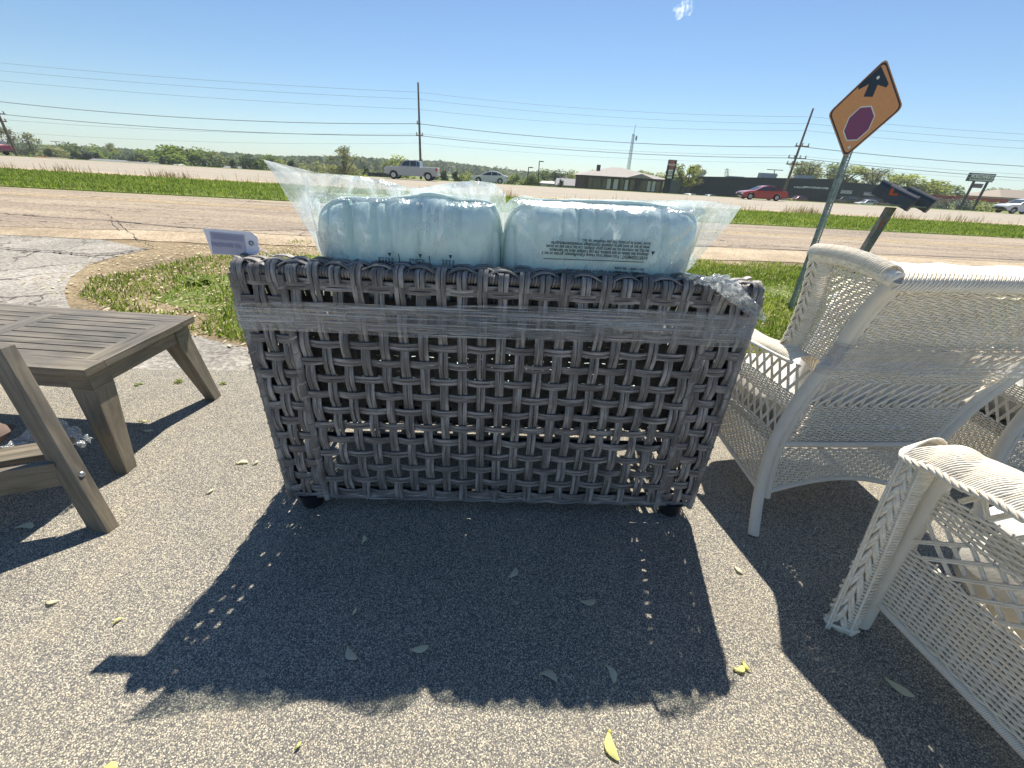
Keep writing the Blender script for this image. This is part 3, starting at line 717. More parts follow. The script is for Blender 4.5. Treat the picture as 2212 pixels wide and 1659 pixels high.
# printed warnings on the bags (they stand upside down)
def textmesh(body, size, P0, ex, ey, mat, name, parent, off=0.0, align='LEFT', shear=0, sx=1.0, sp=1.0):
    cu = bpy.data.curves.new(name, 'FONT'); cu.body = body; cu.size = size; cu.align_x = align; cu.space_line = sp; cu.shear = shear; cu.offset = off
    o = bpy.data.objects.new(name, cu); col.objects.link(o)
    dg = bpy.context.evaluated_depsgraph_get(); me = bpy.data.meshes.new_from_object(o.evaluated_get(dg)); bpy.data.objects.remove(o); bpy.data.curves.remove(cu)
    P0 = Vector(P0); ex = Vector(ex); ey = Vector(ey); en = ex.cross(ey)
    base = root_loc(parent) if parent is not None else Vector((0, 0, 0))
    me.polygons.foreach_set('use_smooth', np.zeros(len(me.polygons), dtype=bool))
    for v in me.vertices: v.co = P0 + ex * v.co.x * sx + ey * v.co.y + en * .0 - base
    me.materials.clear(); me.materials.append(mat); me.name = name
    q = bpy.data.objects.new(name, me); col.objects.link(q)
    if parent is not None: q.parent = parent
    return q
bags = [o for o in col.objects if o.name.startswith('plastic_bag')]
ux, uz = onL(1410, 561, VC - .13)
warn = "\u25b2 AVERTISSEMENT : Pour \u00e9viter tout risque d'\u00e9touffement, gardez ce sac \u00e0\ndistance des b\u00e9b\u00e9s et des enfants. Ne pas l'utiliser dans les berceaux,\nles lits, les voitures ou les parcs pour enfants. Ce sac n'est pas un jouet.\nJetez le sac et tout autre mat\u00e9riel d'emballage imm\u00e9diatement apr\u00e8s\navoir retir\u00e9 le produit. Ne pas r\u00e9utiliser ce sac."
warn = warn.replace("\u25b2 ", "")
textmesh(warn, .0124, L(ux, vT(uz), uz), -LX, Vector((0, 0, -1)), M['ink'], 'printed_warning', bags[1], .0003, sp=.78, sx=.82)
def slab(mb, u, v, z, w_, h): mb.box(L(u, v, z), (w_, .0015, h), math.atan2(LX.y, LX.x))
mb = MB()
a = onL(1177, 565, VC - .13); b = onL(1400, 573, VC - .13)
mb.tube([L(a[0], vT(a[1]), a[1]), L(b[0], vT(b[1]), b[1])], .0013, 4)
mb.build('printed_line', M['ink'], bags[1]); mb = MB(); tx = onL(1417, 552, VC - .13); mb.prism([L(tx[0], vT(tx[1]), tx[1] + .004), L(tx[0] + .011, vT(tx[1]), tx[1] + .004), L(tx[0] + .0055, vT(tx[1]), tx[1] - .007)][::1], LYv * .001)
mb.build('warning_triangle', M['ink'], bags[1])
ux, uz = onL(1404, 598, VC - .12)
textmesh("No reutilice esta bolsa", .0115, L(onL(1403, 588, VC - .13)[0], vT(.90), onL(1403, 588, VC - .13)[1] - .0), -LX, Vector((0, 0, -1)), M['ink'], 'printed_warning', bags[1], .0003, sx=.82)
textmesh("de embalaje inmediatamente despu\u00e9s de retirar el producto", .0115, L(onL(1403, 597, VC - .13)[0], vT(.89), onL(1403, 597, VC - .13)[1] - .0), -LX, Vector((0, 0, -1)), M['ink'], 'printed_warning', bags[1], .0003, sx=.82)
# left bag: three columns of turned writing that run down behind the rim
mb = MB()
for px, py in ((855, 553), (923, 558)):
    mb = MB(); q = onL(px, py, VC - .12); q2 = onL(px + 3, py + 32, VC - .12); mb.tube([L(q[0], vT(q[1]), q[1]), L(q2[0], vT(q2[1]), q2[1])], .0016, 4); mb.build('printed_line', M['ink'], bags[0])
for px, py in ((835, 555), (903, 558), (970, 560)):
    mb = MB(); q = onL(px, py, VC - .12); mb.prism([L(q[0] - .005, vT(q[1]), q[1] + .005), L(q[0] + .005, vT(q[1]), q[1] + .005), L(q[0], vT(q[1]), q[1] - .006)][::-1], LYv * .001); mb.build('warning_triangle', M['ink'], bags[0])
for px, py, s_ in ((838, 562, "AVERTISS\ndes les b\nles lits\nJetez le\navoir"), (906, 565, "ADVERTEN\nlejos de\nESTA BOL\nde los b\nNo reutil"), (973, 567, "WARNING:\nand child\ntoy. Disc\nproduct.")):
    q = onL(px, py, VC - .12); textmesh(s_, .0112, L(q[0], vT(q[1]), q[1]), Vector((0, 0, -1)), LX, M['ink'], 'printed_warning', bags[0], .0003, sp=.8)

# ---------------------------------------------------------------- stretch wrap band
def band(u): return (.712 + .030 * math.exp(-u / .3) * 0 - .0 + .006 * u, .782 + .014 * u)
mb = MB(); path = []
for k in range(61): path.append((LW * k / 60, -.0135, OUT))
for k in range(1, 9): path.append((LW + .0135, -.005 + .11 * k / 8, LX))
for k in range(1, 31): path.append((LW + .012 - LW * k / 30 * 1.0, .36 if 3 < k < 28 else .16, LYv))
for k in range(8, -1, -1): path.append((-.0135, -.005 + .11 * k / 8, -LX))
path.append((0, -.0135, OUT))
for layer in range(2):
    Pp = []
    for i, (u, v, nn) in enumerate(path):
        uu = min(1.5, max(0, u)); p0 = onL(545, 668 if True else 0, 0); lo = .700 + .008 * uu; hi = .783 + .022 * uu + .008 * math.sin(uu * 2.2)
        lo += (.0, .028, .006)[layer] + .007 * noise.noise(Vector((uu * 3, layer, 0))); hi -= (.0, .010, .035)[layer] + .009 * noise.noise(Vector((uu * 3, layer, 4)))
        row = []
        for j in range(15):
            t = j / 14; z = lo + (hi - lo) * t
            row.append(L(u, v, z) + nn * (.0012 * layer + .0022 * noise.noise(Vector((u * 3, z * 160, layer * 5))) + .0012 * noise.noise(Vector((u * 14, z * 40, layer)))))
        Pp.append(row)
    mb.grid(Pp)
tag(mb.build('stretch_wrap', M['wrap'], angle=180), 'streaky band of clear stretch wrap around the dark wicker loveseat', 'stretch wrap')
# torn scrap hanging from the rim on the right
mb = MB(); cl = [(1487, 598), (1510, 606), (1540, 603), (1568, 617), (1590, 638), (1612, 658), (1632, 672), (1650, 690)]
hw = [.006, .012, .020, .026, .022, .020, .018, .004]
Pp = []
for i in range(57):
    t = i / 56 * 7; k = min(6, int(t)); f = t - k; px = cl[k][0] + (cl[k + 1][0] - cl[k][0]) * f; py = cl[k][1] + (cl[k + 1][1] - cl[k][1]) * f; h = hw[k] + (hw[k + 1] - hw[k]) * f
    u, z = onL(px, py, -.02); row = []
    for j in range(15):
        s_ = -1 + 2 * j / 14; nn = noise.noise(Vector((i * .33, j * .5, 0))); n2 = noise.noise(Vector((i * .8, j * .9, 5)))
        row.append(L(u + h * s_ * .55 + .008 * n2, -.028 + .014 * nn + .008 * n2 + (.04 if i < 10 else 0), max(z, TOP + .02 if i < 22 else 0) + h * s_ * .85 + .006 * nn))
    Pp.append(row)
mb.grid(Pp)
tag(mb.build('plastic_scrap', M['film2'], angle=180), 'crinkled torn strip of clear plastic hanging over the right corner of the rim', 'plastic scrap')

# ---------------------------------------------------------------- price tag
M['paper'] = plain('lavender_card', (.90, .86, .94), .7, .03)
M['print'] = plain('grey_print', (.50, .48, .58), .7, .06); M['print2'] = plain('grey_blue_print', (.34, .34, .46), .7, .1, 40)
TV = .085
def Tg(px, py, dv=0):
    u, z = onL(px, py, TV); return L(u, TV + dv, z)
tg = thing('price_tag', 'lavender paper price tag blown out sideways from the left corner of the rim', 'price tag', Tg(500, 520))
def tagpoly(name, pts, dv, mat, th=.0006):
    mb = MB(); mb.prism([Tg(x, y, dv) for x, y in pts], LYv * th); return mb.build(name, mat, tg, smooth=False)
tagpoly('card', [(438, 493), (542, 501), (556, 512), (561, 545), (553, 550), (530, 552), (458, 549)], 0, M['paper'])
tagpoly('label', [(453, 500), (528, 507), (533, 551), (460, 547.5)], -.0012, M['print'])
tagpoly('label_header', [(457, 503.5), (524, 510), (526, 521.5), (460, 515.5)], -.0022, M['print2'])
ax = (Tg(528, 507) - Tg(453, 500)).normalized(); ay = (Tg(453, 500) - Tg(460, 547)).normalized()
textmesh("$244", .017, Tg(488, 534, -.003), -ax, ay, M['print2'], 'handwriting', tg, .0006, shear=.3)
textmesh("15 99\u00a2", .017, Tg(524, 537, -.003), -ax, ay, M['print2'], 'handwriting', tg, .0006, shear=.3)
mb = MB(); c = Tg(543, 525, -.002); mb.tube([c + LX * .0055 * math.cos(a) + EZ * .0055 * math.sin(a) for a in np.linspace(0, 2 * PI, 14)], .0016, 5); mb.build('eyelet', M['galv'], tg)
mb = MB(); mb.tube([c, Tg(560, 532, -.004), Tg(572, 540, -.004), Tg(582, 550, .0) , Tg(592, 557, .02)], .0011, 5); mb.tube([Tg(592, 557, .02), Tg(598, 553, .02), Tg(604, 558, .02)], .0016, 5); mb.build('string', M['whitefab'], tg)

# ================================================================ COFFEE TABLE
TBL = thing('coffee_table', 'grey stained wooden coffee table with slatted top and splayed tapered legs', 'coffee table', (-2.1, 1.55, 0))
n_ = G(180, 800, .45); f_ = G(418, 683, .45); tx_ = Vector((-1, .02, 0)).normalized(); ty_ = (f_ - n_); TD = ty_.length; ty_.normalize(); TLn = 1.25
def T(a, b, z=0): return n_ + tx_ * a + ty_ * b + Vector((0, 0, z))
def tbox(mb, a0, a1, b0, b1, z0, z1): mb.hexa([T(a1, b0, z0), T(a0, b0, z0), T(a0, b1, z0), T(a1, b1, z0), T(a1, b0, z1), T(a0, b0, z1), T(a0, b1, z1), T(a1, b1, z1)])
fw_ = .085; mb = MB()
tbox(mb, 0, TLn, 0, fw_, -.028, 0); mb.build('top_board', M['wood'], TBL, False, bevel=.002)
mb = MB(); tbox(mb, 0, TLn, TD - fw_, TD, -.028, 0); mb.build('top_board', M['wood'], TBL, False, bevel=.002)
for a in (0, TLn * .5 - .045, TLn - fw_):
    mb = MB(); tbox(mb, a, a + fw_, fw_ + .0008, TD - fw_ - .0008, -.028, -.0004); mb.build('cross_board', M['wood'], TBL, False, bevel=.0015)
ns = 8; sw = (TD - 2 * fw_) / ns
for a0, a1 in ((fw_ + .001, TLn * .5 - .046), (TLn * .5 - .045 + fw_ + .001, TLn - fw_ - .001)):
    for k in range(ns):
        mb = MB(); tbox(mb, a0, a1, fw_ + k * sw + .0035, fw_ + (k + 1) * sw - .0035, -.018, -.0012); mb.build('slat', M['wood'], TBL, False, bevel=.0012)
mb = MB(); e = .030
tbox(mb, e, TLn - e, e, e + .022, -.095, -.028); tbox(mb, e, TLn - e, TD - e - .022, TD - e, -.095, -.028); tbox(mb, e, e + .022, e + .022, TD - e - .022, -.0955, -.0285); tbox(mb, TLn - e - .022, TLn - e, e + .022, TD - e - .022, -.0955, -.0285)
mb.build('apron', M['wood'], TBL, False, bevel=.001)
def tleg(sa, sb):
    a = e - .006 if sa < 0 else TLn - e + .006; b = e - .006 if sb < 0 else TD - e + .006; ia = 1 if sa < 0 else -1; ib = 1 if sb < 0 else -1
    w0 = .088; w1 = .052; fa = a - ia * .02; fb = b - ib * .045; z1 = -.029; mb = MB()
    q = lambda a_, b_, w_, z: [T(a_, b_, z), T(a_ + ia * w_, b_, z), T(a_ + ia * w_, b_ + ib * w_, z), T(a_, b_ + ib * w_, z)]
    lo = q(fa, fb, w1, -.45); mid = q(a, b, w0, -.105); hi = q(a, b, w0, z1)
    if ia * ib < 0: lo, mid, hi = lo[::-1], mid[::-1], hi[::-1]
    # outward faces
    mb.hexa(lo + mid); mb.hexa([p + Vector((0, 0, .0)) for p in mid] + hi); return mb.build('leg', M['wood'], TBL, False, bevel=.002)
for sa in (-1, 1):
    for sb in (-1, 1): tleg(sa, sb)
mb = MB(); c = Yp(384, 750, 1.86); mb.box(Yp(386, 753, f_.y - .03), (.010, .003, .008)); mb.build('sticker', M['whitefab'], TBL, False)

# ================================================================ WOODEN LOUNGE CHAIR (left edge)
CH = thing('lounge_chair', 'dark wooden outdoor chair cut off by the left edge, bolted slanting back leg', 'lounge chair', (-1.75, .95, 0))
ft = G(225, 1140); tp = G(-8, 745, .60); dL = (tp - ft).normalized()
def board(mb, a, b, wv, tv):
    a = Vector(a); b = Vector(b); wv = Vector(wv); tv = Vector(tv); mb.hexa([a - wv - tv, a + wv - tv, a + wv + tv, a - wv + tv, b - wv - tv, b + wv - tv, b + wv + tv, b - wv + tv])
side = Vector((dL.y, -dL.x, 0)).normalized(); ww = dL.cross(side).normalized()
# wide face looks at the camera, narrow face to the right
wd_ = Vector((1, -.12, 0)).normalized() * .039; td_ = Vector((.12, 1, 0)).normalized() * .019
mb = MB(); board(mb, ft, tp, wd_, td_); mb.build('back_leg', M['wood'], CH, False, bevel=.0025)
P1 = G(148, 985, .2); 
mb = MB(); cb = ft + (tp - ft) * .36; p2 = Vector((-2.2, cb.y - .30, .17)); board(mb, cb + Vector((-.02, -.004, -.02)), p2, Vector((0, .013, 0)), Vector((0, 0, .045))); mb.build('side_rail', M['wood'], CH, False, bevel=.002)
mb = MB(); board(mb, p2 + Vector((.05, 0, -.2)), p2 + Vector((.05, 0, .42)), Vector((.035, 0, 0)), Vector((0, .016, 0))); mb.build('front_leg', M['wood'], CH, False, bevel=.002)
mb = MB(); mb.hexa([cb + Vector((-.10, .03, .0)), cb + Vector((-.10, .13, .0)), p2 + Vector((0, .13, .03)), p2 + Vector((0, .03, .03)), cb + Vector((-.10, .03, .02)), cb + Vector((-.10, .13, .02)), p2 + Vector((0, .13, .05)), p2 + Vector((0, .03, .05))][::-1]); mb.build('seat', M['wood'], CH, False)
o = copy = None
mb = MB(); q = ft + (tp - ft) * .325 + wd_ * .0 - Vector((0, 0, 0)); bp_ = Yp(158, 1001, q.y - .02)
mb.lathe([(0, .006), (.006, .005), (.0095, .001), (.010, -.002)], (0, 0, 0), 14); 
Q = (wd_.normalized()).to_track_quat('Z', 'Y').to_matrix(); ctr = ft + (tp - ft) * .325 + wd_ * 1.0
mb.v = [tuple(ctr + Q @ Vector(p)) for p in mb.v]; mb.build('bolt', M['silver'], CH)
fr3 = lambda u, v, z: Vector((-2.0 + u, cb.y - .02 + z + u * .3, .29 + v - u * .10))
mb = MB(); pillow(mb, fr3, 0, 0, 0, .28, .06, .10, 0, 2, 30, 20, .8); tag(mb.build('seat_cushion', M['brownfab'], angle=180), 'brown cushion in plastic inside the wooden chair at the left edge', 'cushion')
mb = MB(); Pp = []
for i in range(31):
    row = []
    for j in range(21):
        u = i / 30; v = j / 20; p = Vector((-1.72 + .20 * u, cb.y + .15 + .20 * (v - .5) * (1 - u * .8), .20 + .03 * (1 - u)))
        row.append(p + Vector((0, .02 * noise.noise(Vector((i * .3, j * .3, 1))), .035 * noise.noise(Vector((i * .25, j * .3, 5))) )))
    Pp.append(row)
mb.grid(Pp); tag(mb.build('plastic_wrapping', M['film2'], angle=180), 'loose end of clear plastic poking out behind the wooden chair leg', 'plastic wrapping')
# ================================================================ WHITE WICKER CHAIRS
def interp(pts, t):                      # pts: list of Vectors, t 0..1, smooth
    n = len(pts) - 1; q = min(n - 1e-6, max(0, t * n)); i = int(q); f = q - i
    p0 = pts[max(0, i - 1)]; p1 = pts[i]; p2 = pts[i + 1]; p3 = pts[min(n, i + 2)]
    return .5 * ((2 * p1) + (p2 - p0) * f + (2 * p0 - 5 * p1 + 4 * p2 - p3) * f * f + (3 * p1 - p0 - 3 * p2 + p3) * f * f * f)
def atz(pts, z):                         # point on an upright curve at height z
    for i in range(len(pts) - 1):
        if pts[i].z <= z <= pts[i + 1].z or i == len(pts) - 2:
            f = (z - pts[i].z) / (pts[i + 1].z - pts[i].z); return pts[i] + (pts[i + 1] - pts[i]) * f
def wsurf(mb, Sf, rows_, stakes, r_row=.0030, r_st=.0026, amp=.0046, sub=2, u0=0, u1=1, out=1):
    """fine wicker on the surface Sf(u, z): rows over and under the stakes"""
    n = stakes * sub
    for k, z in enumerate(rows_):
        pts = []
        for i in range(n + 1):
            u = u0 + (u1 - u0) * i / n; e = 1e-3; p = Sf(u, z); tu = Sf(min(1, u + e), z) - Sf(max(0, u - e), z); tz = Sf(u, z + .002) - Sf(u, z - .002)
            nn = tu.cross(tz).normalized(); s_ = math.cos(PI * i / sub + PI * ((k // 2) % 2)) if sub > 1 else (1 if (i + k // 2) % 2 else -1)
            pts.append(p + nn * (amp * s_) + Vector((0, 0, .0006 * noise.noise(Vector((i * .4, k, 0))))))
        mb.tube(pts, r_row, 4, caps=False)
def wstakes(mb, Sf, z0, z1, stakes, r_=.0022, u0=0, u1=1, n=8):
    for i in range(stakes + 1):
        u = u0 + (u1 - u0) * i / stakes; mb.tube([Sf(u, z0(u) + (z1(u) - z0(u)) * k / n) for k in range(n + 1)], r_, 4, caps=False)
def lattice(mb, Sf, z0, z1, num, u0=0, u1=1, sh=1.0, r_=.0026, bow=.0):
    for i in range(num + 1):
        for s_, d in ((0.0, 0), (sh, 1)):
            ua = u0 + (u1 - u0) * i / num; ub = ua + (u1 - u0) / num * (1.7 if d else -.7)
            if ub > u1 + .02: continue
            for q in (-.0032, .0032):
                L_ = (Sf(.5, z0) - Sf(.45, z0)).length / .05
                mb.tube([Sf(min(1, max(0, ua + (ub - ua) * k / 6 + q / L_)), z0 + (z1 - z0) * k / 6) + Vector((0, -.004 if d else .002, 0)) for k in range(7)], r_, 5, caps=False)
def braid(mb, C, wv, nv, step, r_=.0024, cords=3, n0=0, n1=1, num=None, thick=.012):
    """plaited border along the curve C(t): cords slant in from both sides and cross"""
    Ln = sum((C(i / 40) - C((i + 1) / 40)).length for i in range(40)); num = num or int(Ln / step)
    for k in range(num):
        t = n0 + (n1 - n0) * k / num; dt = (n1 - n0) / num
        for sd in (-1, 1):
            for c in range(cords):
                pts = []
                for q in range(7):
                    f = q / 6; tt = min(1, max(0, t + dt * (f * 1.9 + (c - 1) * .28 + (0 if sd > 0 else .5)))); p = C(tt); W_ = wv(tt); N_ = nv(tt)
                    a = sd * (1 - f * 1.55); lift = math.sin(PI * min(1, f * 1.15)) ** .7
                    pts.append(p + W_ * a + N_ * (thick * (lift - .6) * (1 if f < .55 else .75)))
                mb.tube(pts, r_, 5, caps=False)

def wing_chair(label, cushion_label, cover_label, loc_off, rot, group, full=True):
    """chair seen from behind; posts traced at their real depth"""
    LPp = [(1627, 1155, 1.10), (1641, 1060, 1.175), (1668, 965, 1.215), (1720, 870, 1.24), (1798, 770, 1.235), (1868, 672, 1.20), (1938, 603, 1.14)]
    P_L = [Yp(*p) for p in LPp]; ex = Vector((.9955, .095, 0))
    P_R = [p + ex * (.64 + .33 * max(0, p.z - .35)) for p in P_L]
    c0 = P_L[0].copy(); c0.z = 0
    t = thing('wicker_chair', label, 'armchair', c0, group)
    top = .955
    def back(u, z):
        a = atz(P_L, z); b = atz(P_R, z); p = a + (b - a) * u
        p.y += -.035 * math.sin(PI * u) * max(0, (z - .2)) + .0; return p
    # posts
    for Pp in (P_L, P_R):
        mb = MB(); mb.tube([interp(Pp, k / 40) for k in range(41)], .0185, 14, uo=0)
        s_ = 1 if Pp is P_L else -1
        mb.tube([interp(Pp, .14 + .86 * k / 36) + ex * (.031 * s_) + Vector((0, .004, 0)) for k in range(37)], .0150, 12, uo=0)
        mb.build('back_post', M['coil'], t, angle=60)
    mb = MB()
    arch = lambda u: .150 + .052 * math.sin(PI * u)
    rowsz = lambda a, b, st: [a + st * k for k in range(int((b - a) / st) + 1)]
    S1 = lambda u, z: back(.05 + .90 * u, z)
    ST = 30
    ap = lambda u, z: S1(u, .312 - (.312 - arch(u)) * (1 - z))
    for k, q in enumerate(np.linspace(0, 1, 20)):
        pts = []
        for i in range(61):
            u = i / 60; p = ap(u, q); pts.append(p + Vector((0, -1, 0)) * (.0046 * math.cos(PI * i / 2 + PI * ((k // 2) % 2))))
        mb.tube(pts, .0029, 4, caps=False)
    wstakes(mb, ap, lambda u: 0, lambda u: 1, ST)
    mb.build('apron_weave', M['wicker'], t, angle=180)
    for zf in (None, .325):
        mb = MB(); mb.tube([(ap(i / 30, 0) + Vector((0, 0, -.006)) if zf is None else back(.03 + .94 * i / 30, .332)) for i in range(31)], .009 if zf is None else .0125, 10); mb.build('back_rail', M['coil'], t, angle=60)
    mb = MB(); wsurf(mb, S1, rowsz(.350, .480, .0075), ST); wstakes(mb, S1, lambda u: .345, lambda u: .485, ST); mb.build('back_weave', M['wicker'], t, angle=180); mb = MB()
    wsurf(mb, S1, rowsz(.580, .632, .0075), ST); wstakes(mb, S1, lambda u: .575, lambda u: .64, ST); mb.build('back_weave', M['wicker'], t, angle=180); mb = MB()
    wsurf(mb, S1, rowsz(.705, .925, .0077), ST); wstakes(mb, S1, lambda u: .70, lambda u: .93, ST)
    mb.build('back_weave', M['wicker'], t, angle=180)
    mb = MB(); lattice(mb, S1, .482, .580, 15); mb.build('back_lattice', M['wicker'], t, angle=180); mb = MB(); lattice(mb, S1, .634, .705, 15); mb.build('back_lattice', M['wicker'], t, angle=180)
    # top rim
    C = lambda t_: back(t_, top - .012) + Vector((0, .018, -.004 + .012 * math.sin(PI * t_)))
    wv = lambda t_: Vector((0, .030, .0)) ; nv = lambda t_: Vector((0, -.25, 1))
    mb = MB(); mb.tube([C(k / 30) + Vector((0, 0, -.014)) for k in range(31)], .022, 12)
    for k in range(70):                      # slanting wrap cords over the roll
        a = k / 70
        for c in range(2):
            pts = [C(min(1, a + q * .010 + c * .005)) + Vector((0, .030 * math.cos(PI * q / 8), -.016 + .031 * math.sin(PI * q / 8 ))) for q in range(-1, 10)]
            pts = [Vector((p.x, 2 * (C(min(1, a)).y) - p.y, p.z)) for p in pts]
            mb.tube(pts, .0023, 4, caps=False)
    braid(mb, C, lambda t_: Vector((0, .012, .016)), lambda t_: Vector((0, -1, .35)), .03, .0024, 3, thick=.010)
    mb.build('top_rim', M['wicker'], t, angle=180)
    # wing and arm on each side
    for s_, Pp in ((-1, P_L), (1, P_R)):
        if not full and s_ > 0: continue
        o_ = ex * (-.012 * 0); m_ = (lambda p: p) if s_ < 0 else (lambda p: p)
        WF = [Yp(1755, 560, 1.37), Yp(1741, 640, 1.39), Yp(1719, 700, 1.40), Yp(1692, 752, 1.41)][::-1]
        if s_ > 0:
            WF = [Pp[0] + (p - P_L[0]) - ex * 2 * ((p - atz(P_L, p.z)).dot(ex)) + (atz(P_R, p.z) - P_R[0] - (atz(P_L, p.z) - P_L[0])) for p in WF]
        wing = lambda u, z, Pp=Pp, WF=WF: atz(Pp, z) * (1 - u) + atz(WF, z) * u
        mb = MB(); zs = rowsz(.645, .945, .0077)
        wsurf(mb, lambda u, z: wing(.08 + u * .62, z), zs, 9); wstakes(mb, lambda u, z: wing(.08 + u * .62, z), lambda u: .60, lambda u: .95, 9); mb.build('wing_weave', M['wicker'], t, angle=180)
        mb = MB(); C2 = lambda q, wing=wing: wing(.88, .64 + .31 * q)
        dirw = (WF[-1] - Pp[-1]); dirw.z = 0; dirw = dirw.normalized(); outw = Vector((dirw.y, -dirw.x, 0)) * s_ * 1.0
        if outw.y > 0 and s_ < 0: outw = -outw
        for k in range(54):
            z = .635 + k * .0058; p = wing(.88, z)
            mb.tube([p + dirw * (-.040) - outw * .008, p + dirw * (-.034) + outw * .008, p + outw * .012, p + dirw * .030 + outw * .008, p + dirw * .036 - outw * .012], .0030, 5, caps=False)
        braid(mb, lambda q: C2(q) + dirw * .014 + outw * .012, lambda q: dirw * .022, lambda q: outw, .030, .0036, 2, thick=.018)
        mb.build('wing_border', M['wicker'], t, angle=180)
        # roll across the top of the wing
        mb = MB(); A_ = Pp[-1] + Vector((0, 0, .0)); B_ = wing(1.0, .958)
        Cw = lambda q: A_ + (B_ - A_) * q + Vector((0, 0, .012 + .018 * math.sin(PI * q * .9)))
        mb.tube([Cw(k / 12) + Vector((0, 0, -.016)) for k in range(13)], .022, 12)
        side_ = (B_ - A_).cross(Vector((0, 0, 1))).normalized()
        for k in range(40):
            a = k / 40
            mb.tube([Cw(min(1, a + q * .016)) + side_ * (.030 * math.cos(PI * q / 8)) + Vector((0, 0, -.014 + .030 * math.sin(PI * q / 8))) for q in range(0, 9)], .0026, 5, caps=False)
        mb.build('wing_rim', M['wicker'], t, angle=180)
        # arm side panel
        F0 = [Yp(1553, 942, 1.49), Yp(1570, 860, 1.50), Yp(1592, 780, 1.52), Yp(1612, 735, 1.53)]
        fwd = Vector((-.10, .995, 0)).normalized() if s_ < 0 else Vector((.02, 1, 0)).normalized()
        dep = .50
        side = lambda u, z, Pp=Pp, fwd=fwd, s_=s_: atz(Pp, z) * (1 - u) + (Vector((Pp[2].x, Pp[2].y, z)) + fwd * dep + ex * (.02 * -s_)) * u
        mb = MB(); bz = lambda u: .155 + .03 * u
        lo = lambda u, q: side(.04 + .94 * u, bz(u) + (.36 - bz(u)) * q)
        for k, q in enumerate(np.linspace(0, 1, 26)):
            mb.tube([lo(i / 52, q) + ex * (.0044 * math.cos(PI * i / 2 + PI * ((k // 2) % 2))) for i in range(53)], .0029, 4, caps=False)
        wstakes(mb, lo, lambda u: 0, lambda u: 1, 26); mb.build('side_weave', M['wicker'], t, angle=180); mb = MB()
        sd_ = lambda u, z: side(.04 + .94 * u, z)
        wsurf(mb, sd_, rowsz(.452, .505, .0075), 26); wstakes(mb, sd_, lambda u: .45, lambda u: .51, 26); mb.build('side_weave', M['wicker'], t, angle=180)
        mb = MB(); lattice(mb, sd_, .362, .452, 11); mb.build('side_lattice', M['wicker'], t, angle=180); mb = MB(); lattice(mb, sd_, .507, .60, 11, r_=.0028); mb.build('side_lattice', M['wicker'], t, angle=180)
        mb = MB(); mb.tube([lo(k / 20, 0) + Vector((0, 0, -.005)) for k in range(21)], .0095, 10); mb.build('side_rail', M['coil'], t, angle=60)
        # arm top: broad roll
        mb = MB(); A0 = side(.12, .61) ; A1 = side(1.02, .60)
        rows_ = []
        for k in range(66):
            a = k / 65; c = A0 + (A1 - A0) * a + Vector((0, 0, .006 * math.sin(a * 9)))
            for cc in (0, 1):
                mb.tube([c + (A1 - A0) * (.012 * cc + .0022 * q) + ex * s_ * (-.0) + Vector((s_ * (-.052 * math.cos(PI * q / 8)), 0, .004 + .026 * math.sin(PI * q / 8))) for q in range(0, 9)], .0024, 5, caps=False)
        for sgn in (-1, 1):
            mb.tube([A0 + (A1 - A0) * (k / 20) + Vector((.050 * sgn, 0, .006)) for k in range(21)], .008, 8)
        mb.build('arm_rest', M['wicker'], t, angle=180)
        mb = MB(); mb.tube([side(1.0, z) + ex * 0 for z in np.linspace(0.0, .60, 14)], .019, 12, uo=0); mb.build('front_leg', M['coil'], t, angle=60)
    # seat deck under the cushion
    mb = MB(); a, b = atz(P_L, .33), atz(P_R, .33); mb.box((a + b) / 2 + Vector((-.01, .26, -.01)), ((b - a).length, .46, .02), math.atan2(.095, .9955)); mb.build('seat_deck', M['beige'], t, False)
    mid = (a + b) / 2
    fr = lambda u, v, z: mid + Vector((0, .28, .07)) + ex * u + Vector((0, 0, v)) + Vector((-.095, .9955, 0)) * z
    extra = []
    mb = MB(); pillow(mb, fr, 0, 0, .02, .30, .085, .30, 0, 4, 30, 20, .4); extra.append(tag(mb.build('seat_cushion', M['beige'], angle=180), cushion_label, 'cushion'))
    if cover_label:
        mb = MB(); fr2 = lambda u, v, z: mid + Vector((.06, .16 + .0 * z, .30)) + ex * u + Vector((0, 1, 0)) * v + Vector((0, -.05, 1)) * z
        pillow(mb, fr2, .03, 0, .0, .29, .10, .285, .0, 6, 40, 26, .8); extra.append(tag(mb.build('back_cushion', M['whitefab'], angle=180), cover_label, 'cushion'))
    return t, extra, (P_L, P_R, back, c0)
chA, exA, infoA = wing_chair('white wicker wing armchair seen from behind, nearest the loveseat', 'beige seat cushion inside the white wing armchair beside the loveseat',
                       'white covered back cushion showing over the top of the white wing armchair', None, 0, None)
P_L, P_R, backf, c0 = infoA
# second of the pair, further right
def copy_thing(root, off, rz, label, extra=(), labels=()):
    c = copy_tree(root); c['label'] = label; c.location = root.location + Vector(off); c.rotation_euler.z = rz
    for e_, l_ in zip(extra, labels):
        q = e_.copy(); col.objects.link(q); q['label'] = l_
        Mx = Matrix.Translation(c.location) @ Matrix.Rotation(rz, 4, 'Z') @ Matrix.Translation(-Vector(root.location)); q.matrix_world = Mx
    return c
chC = copy_thing(chA, (.97, .14, 0), R(-6), 'white wicker wing armchair at the right edge behind the front armchair', exA, ('beige seat cushion of the wicker armchair at the right edge', 'white covered cushion of the wicker armchair at the right edge'))
